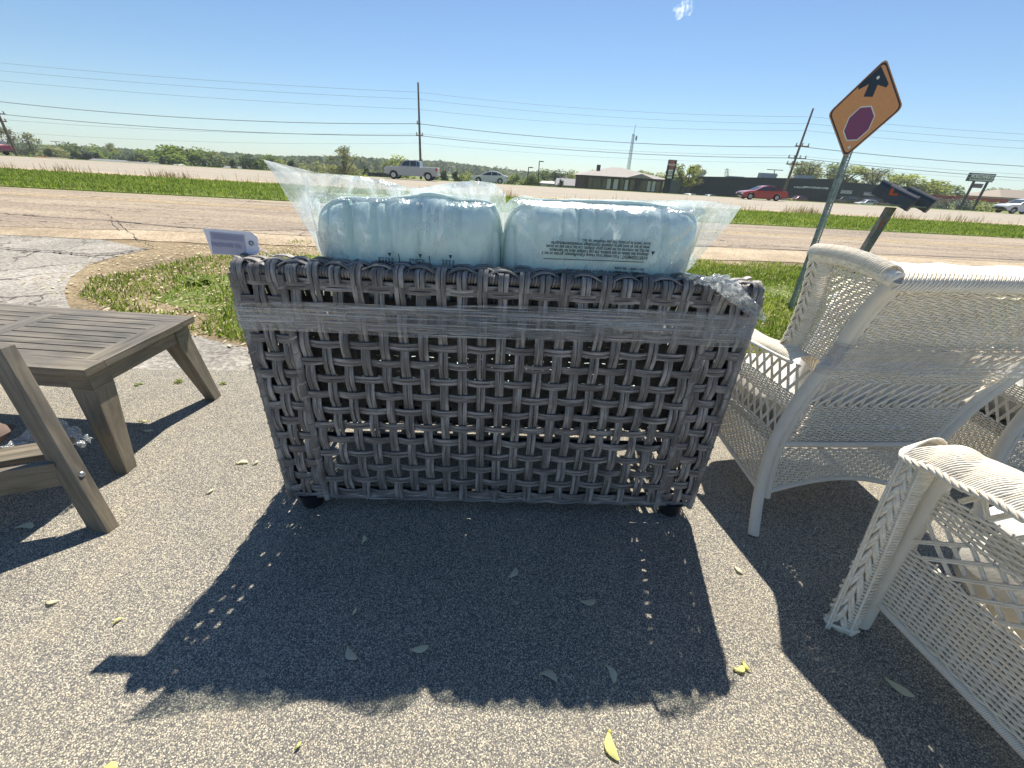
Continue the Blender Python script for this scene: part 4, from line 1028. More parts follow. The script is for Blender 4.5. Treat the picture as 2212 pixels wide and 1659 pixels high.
# white film bundle over the top of chair A
mb = MB(); Pp = []
for i in range(61):
    u = .02 + .98 * i / 60 * 1.15; row = []
    for j in range(17):
        v = j / 16; p = backf(min(1, u), .93) + Vector((.12 * max(0, u - 1) * 5, 0, 0)); a = PI * v
        h = .014 + .010 * noise.noise(Vector((u * 6, 0, 3))) ; h *= min(1, i / 10)
        row.append(p + Vector((0, .05 + .12 * (1 - math.cos(a)) / 2 * 1.6, .012 + h * math.sin(a) + .010 * noise.noise(Vector((u * 12, v * 6, 2))))))
    Pp.append(row)
mb.grid(Pp); tag(mb.build('white_sheet', M['whitefab'], angle=180), 'white sheet lying over the top rim of the middle wicker armchair', 'sheet')
# wrap band on chair A's back
mb = MB()
for layer in range(2):
    Pp = []
    for i in range(-6, 67):
        u = i / 60; row = []
        for j in range(15):
            z = .615 + .02 * layer + (.115 - .03 * layer) * j / 14 + .006 * noise.noise(Vector((u * 4, layer, 0)))
            if u < 0: p = backf(0, z) + Vector((.10 * u * 1.0 - .016, -.16 * u * 1.6, 0))
            elif u > 1: p = backf(1, z) + Vector((.02, (u - 1) * 1.5, 0))
            else: p = backf(u, z)
            row.append(p + Vector((0, -.024 - .002 * layer + .002 * noise.noise(Vector((u * 3, z * 170, layer))) - .012 * (1 if 0 <= u <= 1 else 0) * (1 - min(1, min(u, 1 - u) * 8 if 0 <= u <= 1 else 1)), 0)))
        Pp.append(row)
    mb.grid(Pp)
tag(mb.build('stretch_wrap', M['wrap'], angle=180), 'streaky band of clear stretch wrap across the back of the white wicker armchair', 'stretch wrap')

# ---- front armchair, its left side towards the camera
B0 = G(1862, 1352, 0); B0.z = 0
B = thing('wicker_chair', 'white wicker armchair cut off by the lower right corner, side and rolled arm showing', 'armchair', B0)
ftb = G(1858, 1345, .01); ttb = Yp(2062, 985, ftb.y + .03)      # wound front post
dirB = (G(2212, 1655, .11) - G(1865, 1290, .11)); dirB.z = 0; dirB.normalize()      # from the front towards the back of the chair
inn = Vector((-dirB.y, dirB.x, 0));
if inn.x < 0: inn = -inn
postB = [ftb + (ttb - ftb) * (k / 10) for k in range(11)]
mb = MB(); mb.tube(postB, .0225, 16, uo=0); mb.build('front_post', M['coil'], B, angle=60)
# braided strip in front of the post
le = [G(1783, 1350, 0), Yp(1846, 1215, .80), Yp(1905, 1085, .815), Yp(1955, 990, .83)]
ri = [G(1842, 1368, .0), Yp(1905, 1235, .765), Yp(1962, 1105, .775), Yp(2012, 1000, .785)]
Cb = lambda q: (interp(le, q) + interp(ri, q)) / 2
wb = lambda q: (interp(ri, q) - interp(le, q)) / 2
nb = lambda q: (interp(ri, q) - interp(le, q)).cross(Vector((0, 0, 1))).normalized()
mb = MB()
for k in range(68):
    q = k / 67; c = Cb(q); w_ = wb(q); n_b = nb(q)
    mb.tube([c + w_ * .2 + n_b * .004, c + w_ * .75 + n_b * .010, c + w_ * 1.1 + n_b * .0, c + w_ * 1.2 - n_b * .022, c + w_ * 1.0 - n_b * .045], .0042, 6, caps=False)
Rr = [[Cb(k / 20) - wb(k / 20) * 1.0 - nb(k / 20) * .01, Cb(k / 20) + wb(k / 20) * 1.0 - nb(k / 20) * .01] for k in range(21)]; mb.grid(Rr)
braid(mb, lambda q: Cb(q) - wb(q) * .22, lambda q: wb(q) * .78, nb, .050, .0056, 2, thick=.024)
for s_ in (-1.05, -.85, .62): mb.tube([Cb(k / 40) + wb(k / 40) * s_ + nb(k / 40) * .011 for k in range(41)], .0036, 6)
mb.build('front_border', M['wicker'], B, angle=180)
mb = MB(); c = Cb(0) + Vector((0, 0, .012))
mb.tube([c + wb(0) * 1.15 * math.cos(a) + Vector((0, .012 * math.sin(a), .006)) for a in np.linspace(0, 2 * PI, 20)], .0055, 6); mb.lathe([(0, 0), (.026, 0), (.030, .014), (0, .02)], Cb(0) - Vector((0, 0, Cb(0).z)) - nb(0) * .015, 14); mb.build('front_foot', M['wicker'], B, angle=180)
# side panel
zt0 = .60
def sB(u, z):                                   # u metres from the post towards the back
    p = ftb + (ttb - ftb) * (z / ttb.z); return Vector((p.x, p.y, z)) + dirB * u
DB = .62; aB = lambda u: .118 - .02 * math.sin(PI * u / DB) * 0
mb = MB(); NS = 24
def rowsB(z0, z1, st, amp=.0040, r_=.0031):
    k = 0; z = z0
    while z <= z1:
        pts = [sB(DB * i / 96, z) - inn * (amp * math.cos(PI * i / 4 + PI * ((k // 1) % 2)) + .004) for i in range(97)]
        mb.tube(pts, r_, 5, caps=False); z += st; k += 1
for za, zb__, zc__, zd__ in ((.135, .335, .12, .34), (.440, .515, .435, .52)):
    mb = MB(); rowsB(za, zb__, .0070)
    for i in range(NS + 1): mb.tube([sB(DB * i / NS, zc__), sB(DB * i / NS, zd__)], .0022, 5, caps=False)
    mb.build('side_weave', M['wicker'], B, angle=180)
mb = None
mb = MB(); mb2 = MB()
for i in range(-2, 12):
    for q in (-.0035, .0035):
        for d in (1, -1):
            ua = .055 * i + (0 if d > 0 else .11); ub = ua + .11 * d
            if min(ua, ub) < -.02: 
                continue
            mb.tube([sB(ua + (ub - ua) * k / 5 + q, .337 + .103 * k / 5) - inn * (.006 + .004 * d + .003 * math.sin(PI * k / 5)) for k in range(6)], .0032, 5, caps=False)
            if i % 2 == 0 or d > 0: mb2.tube([sB(ua * 1.0 + (ub - ua) * .5 * k / 5 + q, .517 + .085 * k / 5) - inn * .004 for k in range(6)], .0038, 5, caps=False)
mb.build('side_lattice', M['wicker'], B, angle=180); mb2.build('side_lattice', M['wicker'], B, angle=180)
mb = MB(); mb.tube([sB(DB * k / 20, .118) for k in range(21)], .0125, 12, uo=0); mb.build('side_rail', M['coil'], B, angle=60)
# rolled arm: broad woven top
mb = MB()
oa = [Yp(1953, 993, .83), Yp(2005, 985, .79), Yp(2120, 1050, .69), Yp(2212, 1116, .61)]
A0 = Yp(1962, 985, .83); A1 = A0 + dirB * 0.0
ao0 = Yp(1962, 996, .815); ao1 = Yp(2212, 1122, .60); aod = (ao1 - ao0).normalized()
arm_out = lambda u: ao0 + aod * (u + .03) + Vector((0, 0, .003 * math.sin(u * 60)))
arm_in = lambda u: arm_out(u) + inn * .135 + Vector((0, 0, .0))
def armp(u, a): return arm_out(u) * (1 - a) + arm_in(u) * a + Vector((0, 0, .052 * math.sin(PI * min(1, a * 1.0)) ** .8 + .007 * abs(math.sin(PI * u / .075 + a * 2.2))))
for k in range(120):
    u0_ = -.030 + k * .0057
    pts = [armp(u0_ + .085 * a - .02, a) for a in np.linspace(0, 1, 13)]; mb.tube(pts, .0026, 5, caps=False)
gridA = [[armp(u, a) - Vector((0, 0, .006)) for a in np.linspace(0, 1, 12)] for u in np.linspace(-.03, .6, 40)]; mb.grid(gridA)
# front nose of the arm
for k in range(16):
    f = k / 15; u0_ = -.055 - .035 * math.sin(f * PI / 2)
    pts = [armp(-.045, a) + dirB * (-.045 * math.sin(PI * a)) * f + Vector((0, 0, -.060 * f * math.sin(PI * a) ** .5 * (1 if 0 < a < 1 else 0))) for a in np.linspace(0, 1, 12)]; mb.tube(pts, .0030, 5, caps=False)
for s_, fn in ((-1, arm_out), (1, arm_in)):
    for c in range(3): mb.tube([fn(-.05 + .65 * k / 90) + Vector((0, 0, .004)) + inn * (.006 * math.cos(k * .9 + c * 2.1)) + Vector((0, 0, .006 * math.sin(k * .9 + c * 2.1))) for k in range(91)], .0042, 6)
mb.build('arm_rest', M['wicker'], B, angle=180)
mb = MB(); fr = lambda u, v, z: sB(.30, .355) + inn * (.030 + .25 + u) + Vector((0, 0, v)) + dirB * z
pillow(mb, fr, 0, 0, 0, .245, .125, .27, 0, 4, 40, 24, .5); tag(mb.build('seat_cushion', M['beige'], angle=180), 'beige seat cushion inside the front white wicker armchair', 'cushion')
mb = MB(); fr = lambda u, v, z: sB(.28, .475) + inn * (.055 + .25 + u) + Vector((0, 0, v)) + dirB * z
pillow(mb, fr, 0, .0, 0, .24, .05, .25, 0, 9, 40, 24, 1.2); tag(mb.build('white_sheet', M['whitefab'], angle=180), 'white folded cover on the seat of the front wicker armchair', 'sheet')

# ================================================================ ROAD SIGN
M['orange'] = plain('orange_sheeting', (.78, .345, .14), .55, .04, 40); M['signblack'] = plain('sign_black', (.03, .045, .065), .5); M['maroon'] = plain('backlit_red', (.26, .075, .16), .55, .04); M['signwhite'] = plain('sign_white', (.80, .78, .74), .5)  # octagon red turned purplish; its backlit look is in the colour
sb = GG(1712, 668); SG = thing('road_sign', 'orange diamond sign with black arrow over a red octagon on a perforated steel post', 'road sign', sb)
nadir = 0; ytop = sb.y
pt = Yp(1836, 330, ytop); up_ = (pt - sb).normalized()
tp_ = Yp(1913, 124, ytop - .03); bt_ = Yp(1822, 342, ytop - .03)
lf_ = Yp(1790, 245, ytop + .10); rt_ = Yp(1953, 232, ytop - .14)
cen = (tp_ + bt_) / 2; eyv = (tp_ - bt_) / 2; exv = (rt_ - lf_) / 2; cen = (lf_ + rt_ + tp_ + bt_) / 4
exv = exv.normalized() * min(exv.length, .44); hv = eyv.length; snn = exv.cross(eyv).normalized(); 
if snn.y > 0: snn = -snn
def sp(a, b, d=0): return cen + exv * a + eyv * b + snn * d
def rdiamond(s, r_=.10):
    out = []
    for k, (a, b) in enumerate(((0, 1), (1, 0), (0, -1), (-1, 0))):
        pa = ((-1, 0), (0, 1), (1, 0), (0, -1))[k]; pb = ((1, 0), (0, -1), (-1, 0), (0, 1))[k]
        for i in range(7):
            f = i / 6; p1 = (a + (pa[0] - a) * r_, b + (pa[1] - b) * r_); p2 = (a + (pb[0] - a) * r_, b + (pb[1] - b) * r_)
            x = (1 - f) ** 2 * p1[0] + 2 * f * (1 - f) * a + f * f * p2[0]; y = (1 - f) ** 2 * p1[1] + 2 * f * (1 - f) * b + f * f * p2[1]; out.append((x * s, y * s))
    return out
def splate(name, pts, d, th, mat): mb = MB(); mb.prism([sp(a, b, d) for a, b in pts], -snn * th); return mb.build(name, mat, SG, False)
splate('panel', rdiamond(1.0), 0, .003, M['galv']); splate('panel_face', rdiamond(.992), .001, .0008, M['orange']); splate('black_border', rdiamond(.965), .0018, .0006, M['signblack']); splate('panel_field', rdiamond(.915), .0026, .0006, M['orange'])
splate('arrow', [(-.05, .85), (.35, .49), (.33, .42), (.07, .49), (.07, .26), (-.18, .28), (-.17, .52), (-.40, .43), (-.43, .49)], .0034, .0006, M['signblack'])
oc = lambda s: [(s * math.cos(R(22.5 + 45 * k)), -.27 + s * 1.0 * math.sin(R(22.5 + 45 * k))) for k in range(8)]
splate('octagon_edge', oc(.385), .0034, .0006, M['signwhite']); splate('octagon', oc(.355), .0042, .0006, M['maroon'])
for b in (.63, -.76): mb = MB(); mb.lathe([(.013, 0), (.011, .004), (0, .006)], (0, 0, 0), 10, ax='Y'); mb.v = [tuple(sp(0, b, .004) + Vector(p) * (1) - Vector((0, 2 * p[1], 0))) for p in mb.v]; mb.build('bolt', M['signwhite'], SG)
# perforated post
pv_ = (sp(.0, .97, 0) - sb); pl = pv_.length; pv_.normalize(); px_ = Vector((1, 0, 0)); px_ = (px_ - pv_ * px_.dot(pv_)).normalized(); py_ = pv_.cross(px_)
if py_.y < 0: py_ = -py_
mb = MB(); hw_ = .026; nh = int(pl / .0254); bk = py_ * .012
P0 = sb - pv_ * .05 + py_ * .006
def pq(a, d, t_): return P0 + px_ * a + py_ * d + pv_ * t_
zt = nh * .0254
for (a0, a1) in ((-.006, -.0048), (.0048, .006)): pass
for k in range(nh + 2):                       # face with a row of holes
    t0 = k * .0254; t1 = t0 + .0254
    mb.add([pq(-.013, 0, t0), pq(-.0045, 0, t0), pq(-.0045, 0, t1), pq(-.013, 0, t1), pq(.0045, 0, t0), pq(.013, 0, t0), pq(.013, 0, t1), pq(.0045, 0, t1), pq(-.0045, 0, t0 + .009), pq(.0045, 0, t0 + .009)], [(0, 1, 2, 3), (4, 5, 6, 7), (1, 4, 9, 8)])
for s_ in (-1, 1):
    mb.add([pq(.013 * s_, 0, 0), pq(.013 * s_, 0, zt), pq(.020 * s_, .026, zt), pq(.020 * s_, .026, 0), pq(.036 * s_, .026, zt), pq(.036 * s_, .026, 0)], [(0, 1, 2, 3), (3, 2, 4, 5)])
M['galv2'] = plain('galvanised_post', (.32, .37, .36), .55, .3, 30, metal=.35)
mb.build('post', M['galv2'], SG, False)

# ================================================================ MAILBOXES
mbase = G(1860, 556, zg(0, 6.7)); md = 6.7; mbase = Yp(1862, 552, md); mtop = Yp(1925, 448, md); mbase.z = min(mbase.z, zg(0, md))
post = thing('mailbox_post', 'weathered leaning wooden post carrying three mailboxes beside the frontage road', 'post', (mbase.x, md, zg(0, md)))
v_ = (mtop - Yp(1868, 540, md)).normalized(); b0 = mtop - v_ * (mtop.z / v_.z + .05)
mb = MB(); board(mb, b0, mtop, Vector((.052, 0, 0)), Vector((0, .045, 0))); mb.build('timber', plain('weathered_timber', (.22, .21, .18), .85, .4, 14), post, False, bevel=.004)
m_o = plain('reflector_orange', (.6, .10, .03), .4); mb = MB(); board(mb, b0 + v_ * ((mtop - b0).length - .30), b0 + v_ * ((mtop - b0).length - .17), Vector((.012, 0, 0)), Vector((0, .0005, 0))); mb.v = [tuple(Vector(p) + Vector((-.030, -.047, 0))) for p in mb.v]; mb.build('reflector', m_o, post, False)
mb = MB(); board(mb, Yp(1905, 441, md), Yp(1985, 447, md), Vector((0, .16, 0)), Vector((0, 0, .012))); mb.build('shelf', plain('shelf_timber', (.25, .24, .2), .8, .3, 14), post, False)
M['mblack'] = plain('mailbox_black', (.045, .047, .052), .48, .2, 40, spec=1.0)
def mailbox(c, ang, Lg, wd, hh, label, flag):
    t = thing('mailbox', label, 'mailbox', c); RM = Matrix.Rotation(R(4), 3, 'Y'); f = RM @ Vector((math.sin(ang), -math.cos(ang), -.36)).normalized(); s_ = RM @ Vector((math.cos(ang), math.sin(ang), 0)); uz_ = s_.cross(f) * -1; mb = MB(); Pp = []
    if uz_.z < 0: uz_ = -uz_
    prof = [(-wd / 2, 0), (-wd / 2, hh - wd / 2)] + [(-wd / 2 * math.cos(a), hh - wd / 2 + wd / 2 * math.sin(a)) for a in np.linspace(.2, PI - .2, 11)] + [(wd / 2, hh - wd / 2), (wd / 2, 0)]
    for k in range(2): Pp.append([Vector(c) + s_ * a + uz_ * z - f * (Lg / 2 - Lg * k) for a, z in prof])
    mb.grid(Pp, closed=True); b = len(prof); mb.add(Pp[0], [tuple(range(b))]); mb.build('body', M['mblack'], t, True, 30)
    mb = MB(); e_ = 1.05; dp = [(a * e_, (z - hh / 2) * e_ + hh / 2) for a, z in prof]
    mb.prism([Vector(c) + s_ * a + uz_ * z + f * (Lg / 2 + .001) for a, z in dp], f * .03); mb.build('door', M['mblack'], t, True, 30)
    mb = MB(); mb.box(Vector(c) + f * (Lg / 2 + .040) + Vector((0, 0, hh * .8)), (.03, .02, .02)); mb.build('handle', M['mblack'], t, False)
    if flag:
        mb = MB(); q = Vector(c) - s_ * (wd / 2 + .006) + Vector((0, 0, hh * .55)); mb.box(q - f * .02, (.005, .10, .028), ang); mb.box(q - f * .06 + Vector((0, 0, .03)), (.005, .035, .06), ang); mb.build('flag', m_o, t, False)
    return t
mc1 = Yp(1930, 440, md); mc2 = Yp(1974, 444, md)
mailbox(mc1 + Vector((-.03, -.02, .0)), R(40), .36, .15, .20, 'black mailbox with a red flag, left one on the leaning post', True)
mailbox(mc2 + Vector((-.01, .04, .0)), R(40), .36, .15, .20, 'black mailbox without a flag, right one on the leaning post', False)
mailbox(mc2 + Vector((-.22, .36, .05)), R(48), .34, .17, .23, 'dark mailbox half hidden behind the two front mailboxes', False)
# ================================================================ VEHICLES
M['glass'] = plain('car_glass', (.045, .06, .07), .08, .1, spec=.9); M['tyre'] = plain('tyre', (.02, .02, .02), .85); M['rim'] = plain('alloy', (.45, .45, .47), .3, metal=.8)
M['lampred'] = plain('tail_lens', (.5, .02, .02), .2); M['lampclear'] = plain('head_lens', (.7, .72, .75), .1); M['trim'] = plain('black_trim', (.03, .03, .03), .5)
def paint(name, c, metal=.3): return plain(name, c, .28, .03, 2, metal=metal, spec=.6, coat=.6)
def arch(cx, r_, n=9, z0=.30): return [(cx + r_ * math.cos(a), z0 + r_ * math.sin(a)) for a in np.linspace(PI, 0, n)]
def car(label, kind, pm, loc, heading, cat='car', group=None, name='car'):
    t = thing(name, label, cat, (0, 0, 0), group)
    # profile with the nose at +x; length L, half width hw
    if kind == 'truck':
        Lc, hw, wx = 5.85, 1.0, (1.95, -1.85); wr = .42
        body = [(2.85, .55), (2.90, .80), (2.86, 1.12), (2.7, 1.22), (1.45, 1.32), (1.2, 1.34), (-.98, 1.36), (-.98, 1.34), (-2.82, 1.36), (-2.88, 1.30), (-2.9, .62), (-2.8, .48)]
        gh = [(1.32, 1.33), (.62, 1.90), (-.55, 1.94), (-.92, 1.86), (-1.0, 1.36)]; wins = [[(1.12, 1.38), (.58, 1.82), (.12, 1.86), (.12, 1.39)], [(.04, 1.39), (.04, 1.86), (-.55, 1.86), (-.60, 1.39)], [(-.68, 1.40), (-.66, 1.84), (-.84, 1.80), (-.90, 1.40)]]
    elif kind == 'suv':
        Lc, hw, wx = 4.6, .92, (1.42, -1.32); wr = .36
        body = [(2.2, .42), (2.3, .62), (2.22, .86), (1.9, .98), (1.1, 1.06), (-1.6, 1.12), (-2.2, 1.10), (-2.28, .85), (-2.3, .50), (-2.2, .38)]
        gh = [(1.05, 1.05), (.35, 1.56), (-.3, 1.66), (-1.6, 1.60), (-2.15, 1.10)]; wins = [[(.85, 1.1), (.3, 1.5), (-.22, 1.56), (-.22, 1.11)], [(-.30, 1.11), (-.30, 1.57), (-1.1, 1.55), (-1.16, 1.12)], [(-1.24, 1.13), (-1.2, 1.53), (-1.55, 1.5), (-1.85, 1.16)]]
    else:
        Lc, hw, wx = 4.8, .90, (1.48, -1.38); wr = .335
        body = [(2.3, .32), (2.4, .50), (2.32, .70), (2.0, .80), (1.15, .92), (-1.7, 1.0), (-2.25, .98), (-2.4, .86), (-2.42, .48), (-2.3, .30)]
        gh = [(1.15, .91), (.35, 1.34), (-.25, 1.44), (-.95, 1.40), (-1.95, .99)]; wins = [[(.9, .96), (.3, 1.28), (-.22, 1.36), (-.22, .97)], [(-.30, .97), (-.30, 1.36), (-.92, 1.33), (-1.1, 1.0)], [(-1.17, 1.0), (-1.0, 1.31), (-1.62, 1.04)]]
    zb = body[0][1] - .06
    bottom = [(body[-1][0], body[-1][1])]
    poly = body + arch(wx[1], wr + .06, 9, wr)[0:] if False else body + [(wx[1] - wr - .07, zb - .04)] + [(x, max(z, zb - .04)) for x, z in arch(wx[1], wr + .07, 9, wr)][0:] + [(wx[1] + wr + .07, zb - .08), (wx[0] - wr - .07, zb - .08)] + [(x, max(z, zb - .04)) for x, z in arch(wx[0], wr + .07, 9, wr)] + [(wx[0] + wr + .07, zb - .04)]
    mb = MB(); n = len(poly)
    # body: three slabs across so the flanks round in a little
    ysec = [(-hw, .93), (-hw * .94, 1.0), (hw * .94, 1.0), (hw, .93)]
    zc = .75; Pp = []
    for y, s_ in ysec: Pp.append([Vector((x * (1 - (1 - s_) * .25), y, zc + (z - zc) * (s_ if z > zc else 1))) for x, z in poly])
    mb.grid(Pp, closed=True); mb.add(Pp[0], [tuple(range(n))]); mb.add(Pp[-1], [tuple(range(n))[::-1]])
    o = mb.build('body', pm, t, True, 35)
    bm = bmesh.new(); bm.from_mesh(o.data); bmesh.ops.recalc_face_normals(bm, faces=bm.faces[:]); bmesh.ops.triangulate(bm, faces=[f for f in bm.faces if len(f.verts) > 4]); bm.to_mesh(o.data); bm.free()
    zb0 = gh[0][1]; zt_ = max(z for x, z in gh)
    ty = lambda z: hw * (.95 - .20 * max(0, (z - zb0)) / (zt_ - zb0))
    mb = MB(); m = len(gh)
    Pp = [[Vector((x, -ty(z), z)) for x, z in gh], [Vector((x, -ty(z) + .06, z + .015)) for x, z in gh], [Vector((x, ty(z) - .06, z + .015)) for x, z in gh], [Vector((x, ty(z), z)) for x, z in gh]]
    mb.grid(Pp, closed=True); mb.add(Pp[0], [tuple(range(m))]); mb.add(Pp[-1], [tuple(range(m))[::-1]]); mb.build('cabin', pm, t, True, 30)
    for w_ in wins:
        for s_ in (-1, 1):
            mb = MB(); mb.prism([(x, s_ * (ty(z) + .008), z) for x, z in w_], (0, -s_ * .015, 0)); mb.build('side_window', M['glass'], t, False)
    for (a, b) in ((gh[0], gh[1]), (gh[-1], gh[-2])):
        f = .12; p = [(a[0] + (b[0] - a[0]) * f, a[1] + (b[1] - a[1]) * f), (a[0] + (b[0] - a[0]) * .93, a[1] + (b[1] - a[1]) * .93)]; nx = 1 if a[0] > 0 else -1
        mb = MB(); mb.add([(p[0][0] + nx * .02, -ty(p[0][1]) + .1, p[0][1] + .02), (p[0][0] + nx * .02, ty(p[0][1]) - .1, p[0][1] + .02), (p[1][0] + nx * .02, ty(p[1][1]) - .1, p[1][1] + .03), (p[1][0] + nx * .02, -ty(p[1][1]) + .1, p[1][1] + .03)], [(0, 1, 2, 3)])
        mb.build('windshield' if nx > 0 else 'rear_window', M['glass'], t, False)
    for x in wx:
        for s_ in (-1, 1):
            y0 = s_ * (hw - .11)
            mb = MB(); mb.lathe([(wr * .62, -.10), (wr * .95, -.11), (wr, -.06), (wr, .06), (wr * .95, .11), (wr * .62, .10)], (x, y0, wr), 20, ax='Y'); wh = mb.build('wheel', M['tyre'], t, True, 50)
            mb = MB(); mb.lathe([(0, .02 * s_), (wr * .2, .06 * s_), (wr * .64, .04 * s_), (wr * .66, .09 * s_), (wr * .66, -.05 * s_)], (x, y0, wr), 20, ax='Y')
            for k in range(5):
                a = 2 * PI * k / 5; mb.box((x + wr * .36 * math.cos(a), y0 + .085 * s_, wr + wr * .36 * math.sin(a)), (wr * .6, .03, wr * .16), 0, ry=-a)
            mb.build('rim', M['rim'], wh, True, 40)
    xf = body[1][0]; xr = min(x for x, z in body); zl = body[2][1] - .12
    for s_ in (-1, 1):
        mb = MB(); mb.box((xf - .16, s_ * (hw - .18), zl), (.34, .34, .13), 0, rx=0); mb.build('headlight', M['lampclear'], t, False, bevel=.02)
        h_ = .30 if kind == 'truck' else .14; mb = MB(); mb.box((xr + .10, s_ * (hw - .10), (1.12 if kind == 'truck' else body[-3][1] - .10)), (.22, .22, h_)); mb.build('tail_light', M['lampred'], t, False, bevel=.02)
        mb = MB(); mb.box((gh[0][0] - .35, s_ * (hw + .08), zb0 + .12), (.12, .18, .13 if kind != 'truck' else .2)); mb.build('mirror', M['trim'] if kind != 'truck' else pm, t, False, bevel=.02)
        mb = MB(); mb.box((.15 if kind != 'truck' else .35, s_ * (hw + .003), zb0 - .16), (.2, .02, .03)); mb.build('door_handle', M['trim'], t, False)
    mb = MB(); mb.box((xf - .02, 0, body[1][1] + .02), (.10, hw * 1.2, .16)); mb.build('grille', M['trim'], t, False)
    for x in (xf - .05, xr + .03): mb = MB(); mb.box((x, 0, body[0][1] + .08), (.16, hw * 1.86, .16)); mb.build('bumper', M['rim'] if kind == 'truck' else M['trim'], t, False, bevel=.03)
    t.location = loc; t.rotation_euler.z = heading; return t
def zc_pt(px, py, zc): return EYE + ray(px, py) * zc
LEFT = PI
def onroad(px, py, zc): p = zc_pt(px, py, zc); return (p.x, p.y, zg(p.x, p.y) + .006)
pS = paint('silver_paint', (.36, .37, .39)); pW = paint('white_paint', (.70, .70, .70), 0); pR = paint('red_paint', (.32, .012, .018)); pB = paint('black_paint', (.03, .03, .035)); pG = paint('grey_paint', (.30, .33, .36)); pDR = paint('dark_red_paint', (.16, .012, .02))
car('silver four-door pickup truck driving left on the highway beyond the bagged cushions', 'truck', pS, onroad(893, 390, 46.0), LEFT + R(1), 'truck', name='pickup_truck')
car('white sedan just right of the silver pickup, half hidden by the plastic bag', 'sedan', pW, onroad(1058, 398, 54.0), LEFT + R(1))
car('bright red sedan driving left on the highway in front of the long dark building', 'sedan', pR, onroad(1640, 433, 45.6), LEFT - R(2))
car('white crossover cut off by the right edge of the picture on the highway', 'suv', pW, onroad(2196, 462, 49.0), LEFT - R(3), name='sport_utility_vehicle')
car('dark red car leaving the picture at the left edge', 'suv', pDR, onroad(-22, 338, 50.0), LEFT)
def parked(px, py, zc, kind, pm, label, hd, name='car'):
    p = zc_pt(px, py, zc); car(label, kind, pm, (p.x, p.y, zg(p.x, p.y) - .0), hd, 'car', 'vehicles parked at the far businesses', name)
parked(1424, 412, 106, 'suv', pW, 'white vehicle parked at the right corner of the brick office', R(160))
parked(1487, 417, 86, 'suv', pW, 'white vehicle parked by the left end of the dark store, partly below the road edge', R(215))
parked(1530, 422, 88, 'sedan', pG, 'pale grey sedan parked between the white vehicle and the red sedan', R(200))
parked(1722, 430, 98, 'suv', pDR, 'dark maroon vehicle parked in front of the dark store right of the red sedan', R(190))
parked(1818, 434, 103, 'truck', pB, 'black pickup parked under the green awning', R(185), 'pickup_truck')
parked(1871, 438, 98, 'suv', pW, 'white van-like vehicle parked under the brown shop front', R(180))
parked(2108, 452, 104, 'suv', pB, 'black vehicle parked under the long red canopy', R(150))
parked(1186, 396, 112, 'suv', pDR, 'dark vehicle parked by the pale sheds left of the office', R(190))

# ================================================================ POLES AND WIRES
M['pole'] = plain('brown_pole', (.19, .15, .12), .85, .3, 3); M['wire'] = plain('grey_wire', (.32, .35, .39), .6); M['porc'] = plain('porcelain', (.3, .28, .27), .4)
PY = 60.0
def pole(label, pb, pt, arms, Yd=PY, r0_=.17, r1_=.10):
    b = Yp(*pb, Yd); b.z = zg(b.x, Yd) - .3; tp = Yp(*pt, Yd); t = thing('utility_pole', label, 'utility pole', b, 'tall utility poles along the highway')
    # keep the direction seen in the photograph
    b2 = Yp(*pb, Yd); d = (tp - b2).normalized(); b_ = b2 - d * ((b2.z - b.z) / d.z)
    mb = MB(); mb.tube([b_, tp], r0_, 10, rr=[r0_, r1_]); mb.build('pole', M['pole'], t)
    for (px, py, wl, ins) in arms:
        c = Yp(px, py, Yd); mb = MB(); mb.box(c + Vector((0, -.15, 0)), (wl, .10, .12)); mb.build('crossarm', M['pole'], t, False)
        for k in range(ins):
            m2 = MB(); x = -wl / 2 + .1 + (wl - .2) * k / max(1, ins - 1); m2.lathe([(.03, .05), (.09, .12), (.05, .2), (.09, .28), (.03, .36)], c + Vector((x, -.15, 0)), 8); m2.build('insulator', M['porc'], t)
    return t
pole('thin tall utility pole rising behind the silver pickup truck', (909, 372), (903, 178), [(907, 293, .9, 2), (905, 268, .5, 1)])
pole('leaning utility pole with crossarms and transformer drops beside the red sedan', (1694, 412), (1757, 234), [(1731, 316, 1.7, 3), (1720, 342, 2.3, 4), (1714, 355, 2.0, 4)])
pole('leaning utility pole at the left edge of the picture', (41, 345), (-62, 118), [(-3, 246, 2.0, 3), (3, 262, 1.7, 3), (-14, 215, 1.6, 2)])
def span(p0, p1, Yd, sag, n=24, r_=.03):
    a = Yp(*p0, Yd); b = Yp(*p1, Yd); return [a + (b - a) * (k / n) - Vector((0, 0, sag * 4 * (k / n) * (1 - k / n))) for k in range(n + 1)]
def wire(label, pts, sags, r_, Yd=PY):
    mb = MB(); L_ = []
    for i in range(len(pts) - 1): L_ += span(pts[i], pts[i + 1], Yd, sags[i])[(1 if i else 0):]
    mb.tube(L_, r_, 5); tag(mb.build('power_line', M['wire'], angle=180), label, 'power line', 'power lines strung between the utility poles')
wire('topmost thin power line across the whole sky', [(-420, 90), (903, 199), (1752, 252), (2900, 305)], (.6, .6, .8), .014)
wire('second thin power line from the top', [(-420, 108), (903, 214), (1748, 267), (2900, 320)], (.6, .6, .8), .014)
wire('third thin power line from the top', [(-420, 130), (903, 236), (1742, 282), (2900, 338)], (.6, .6, .8), .014)
wire('upper thick power cable meeting the poles at their upper crossarms', [(-14, 218), (905, 267), (1733, 317), (2900, 372)], (.7, .7, 1.0), .036)
wire('lower thick power cable meeting the poles at their lower crossarms', [(-3, 246), (907, 293), (1721, 341), (2900, 400)], (.6, .6, 1.0), .034)
wire('thin cable just above the lower thick one', [(3, 258), (907, 289), (1721, 336), (2900, 392)], (.55, .55, .9), .013)
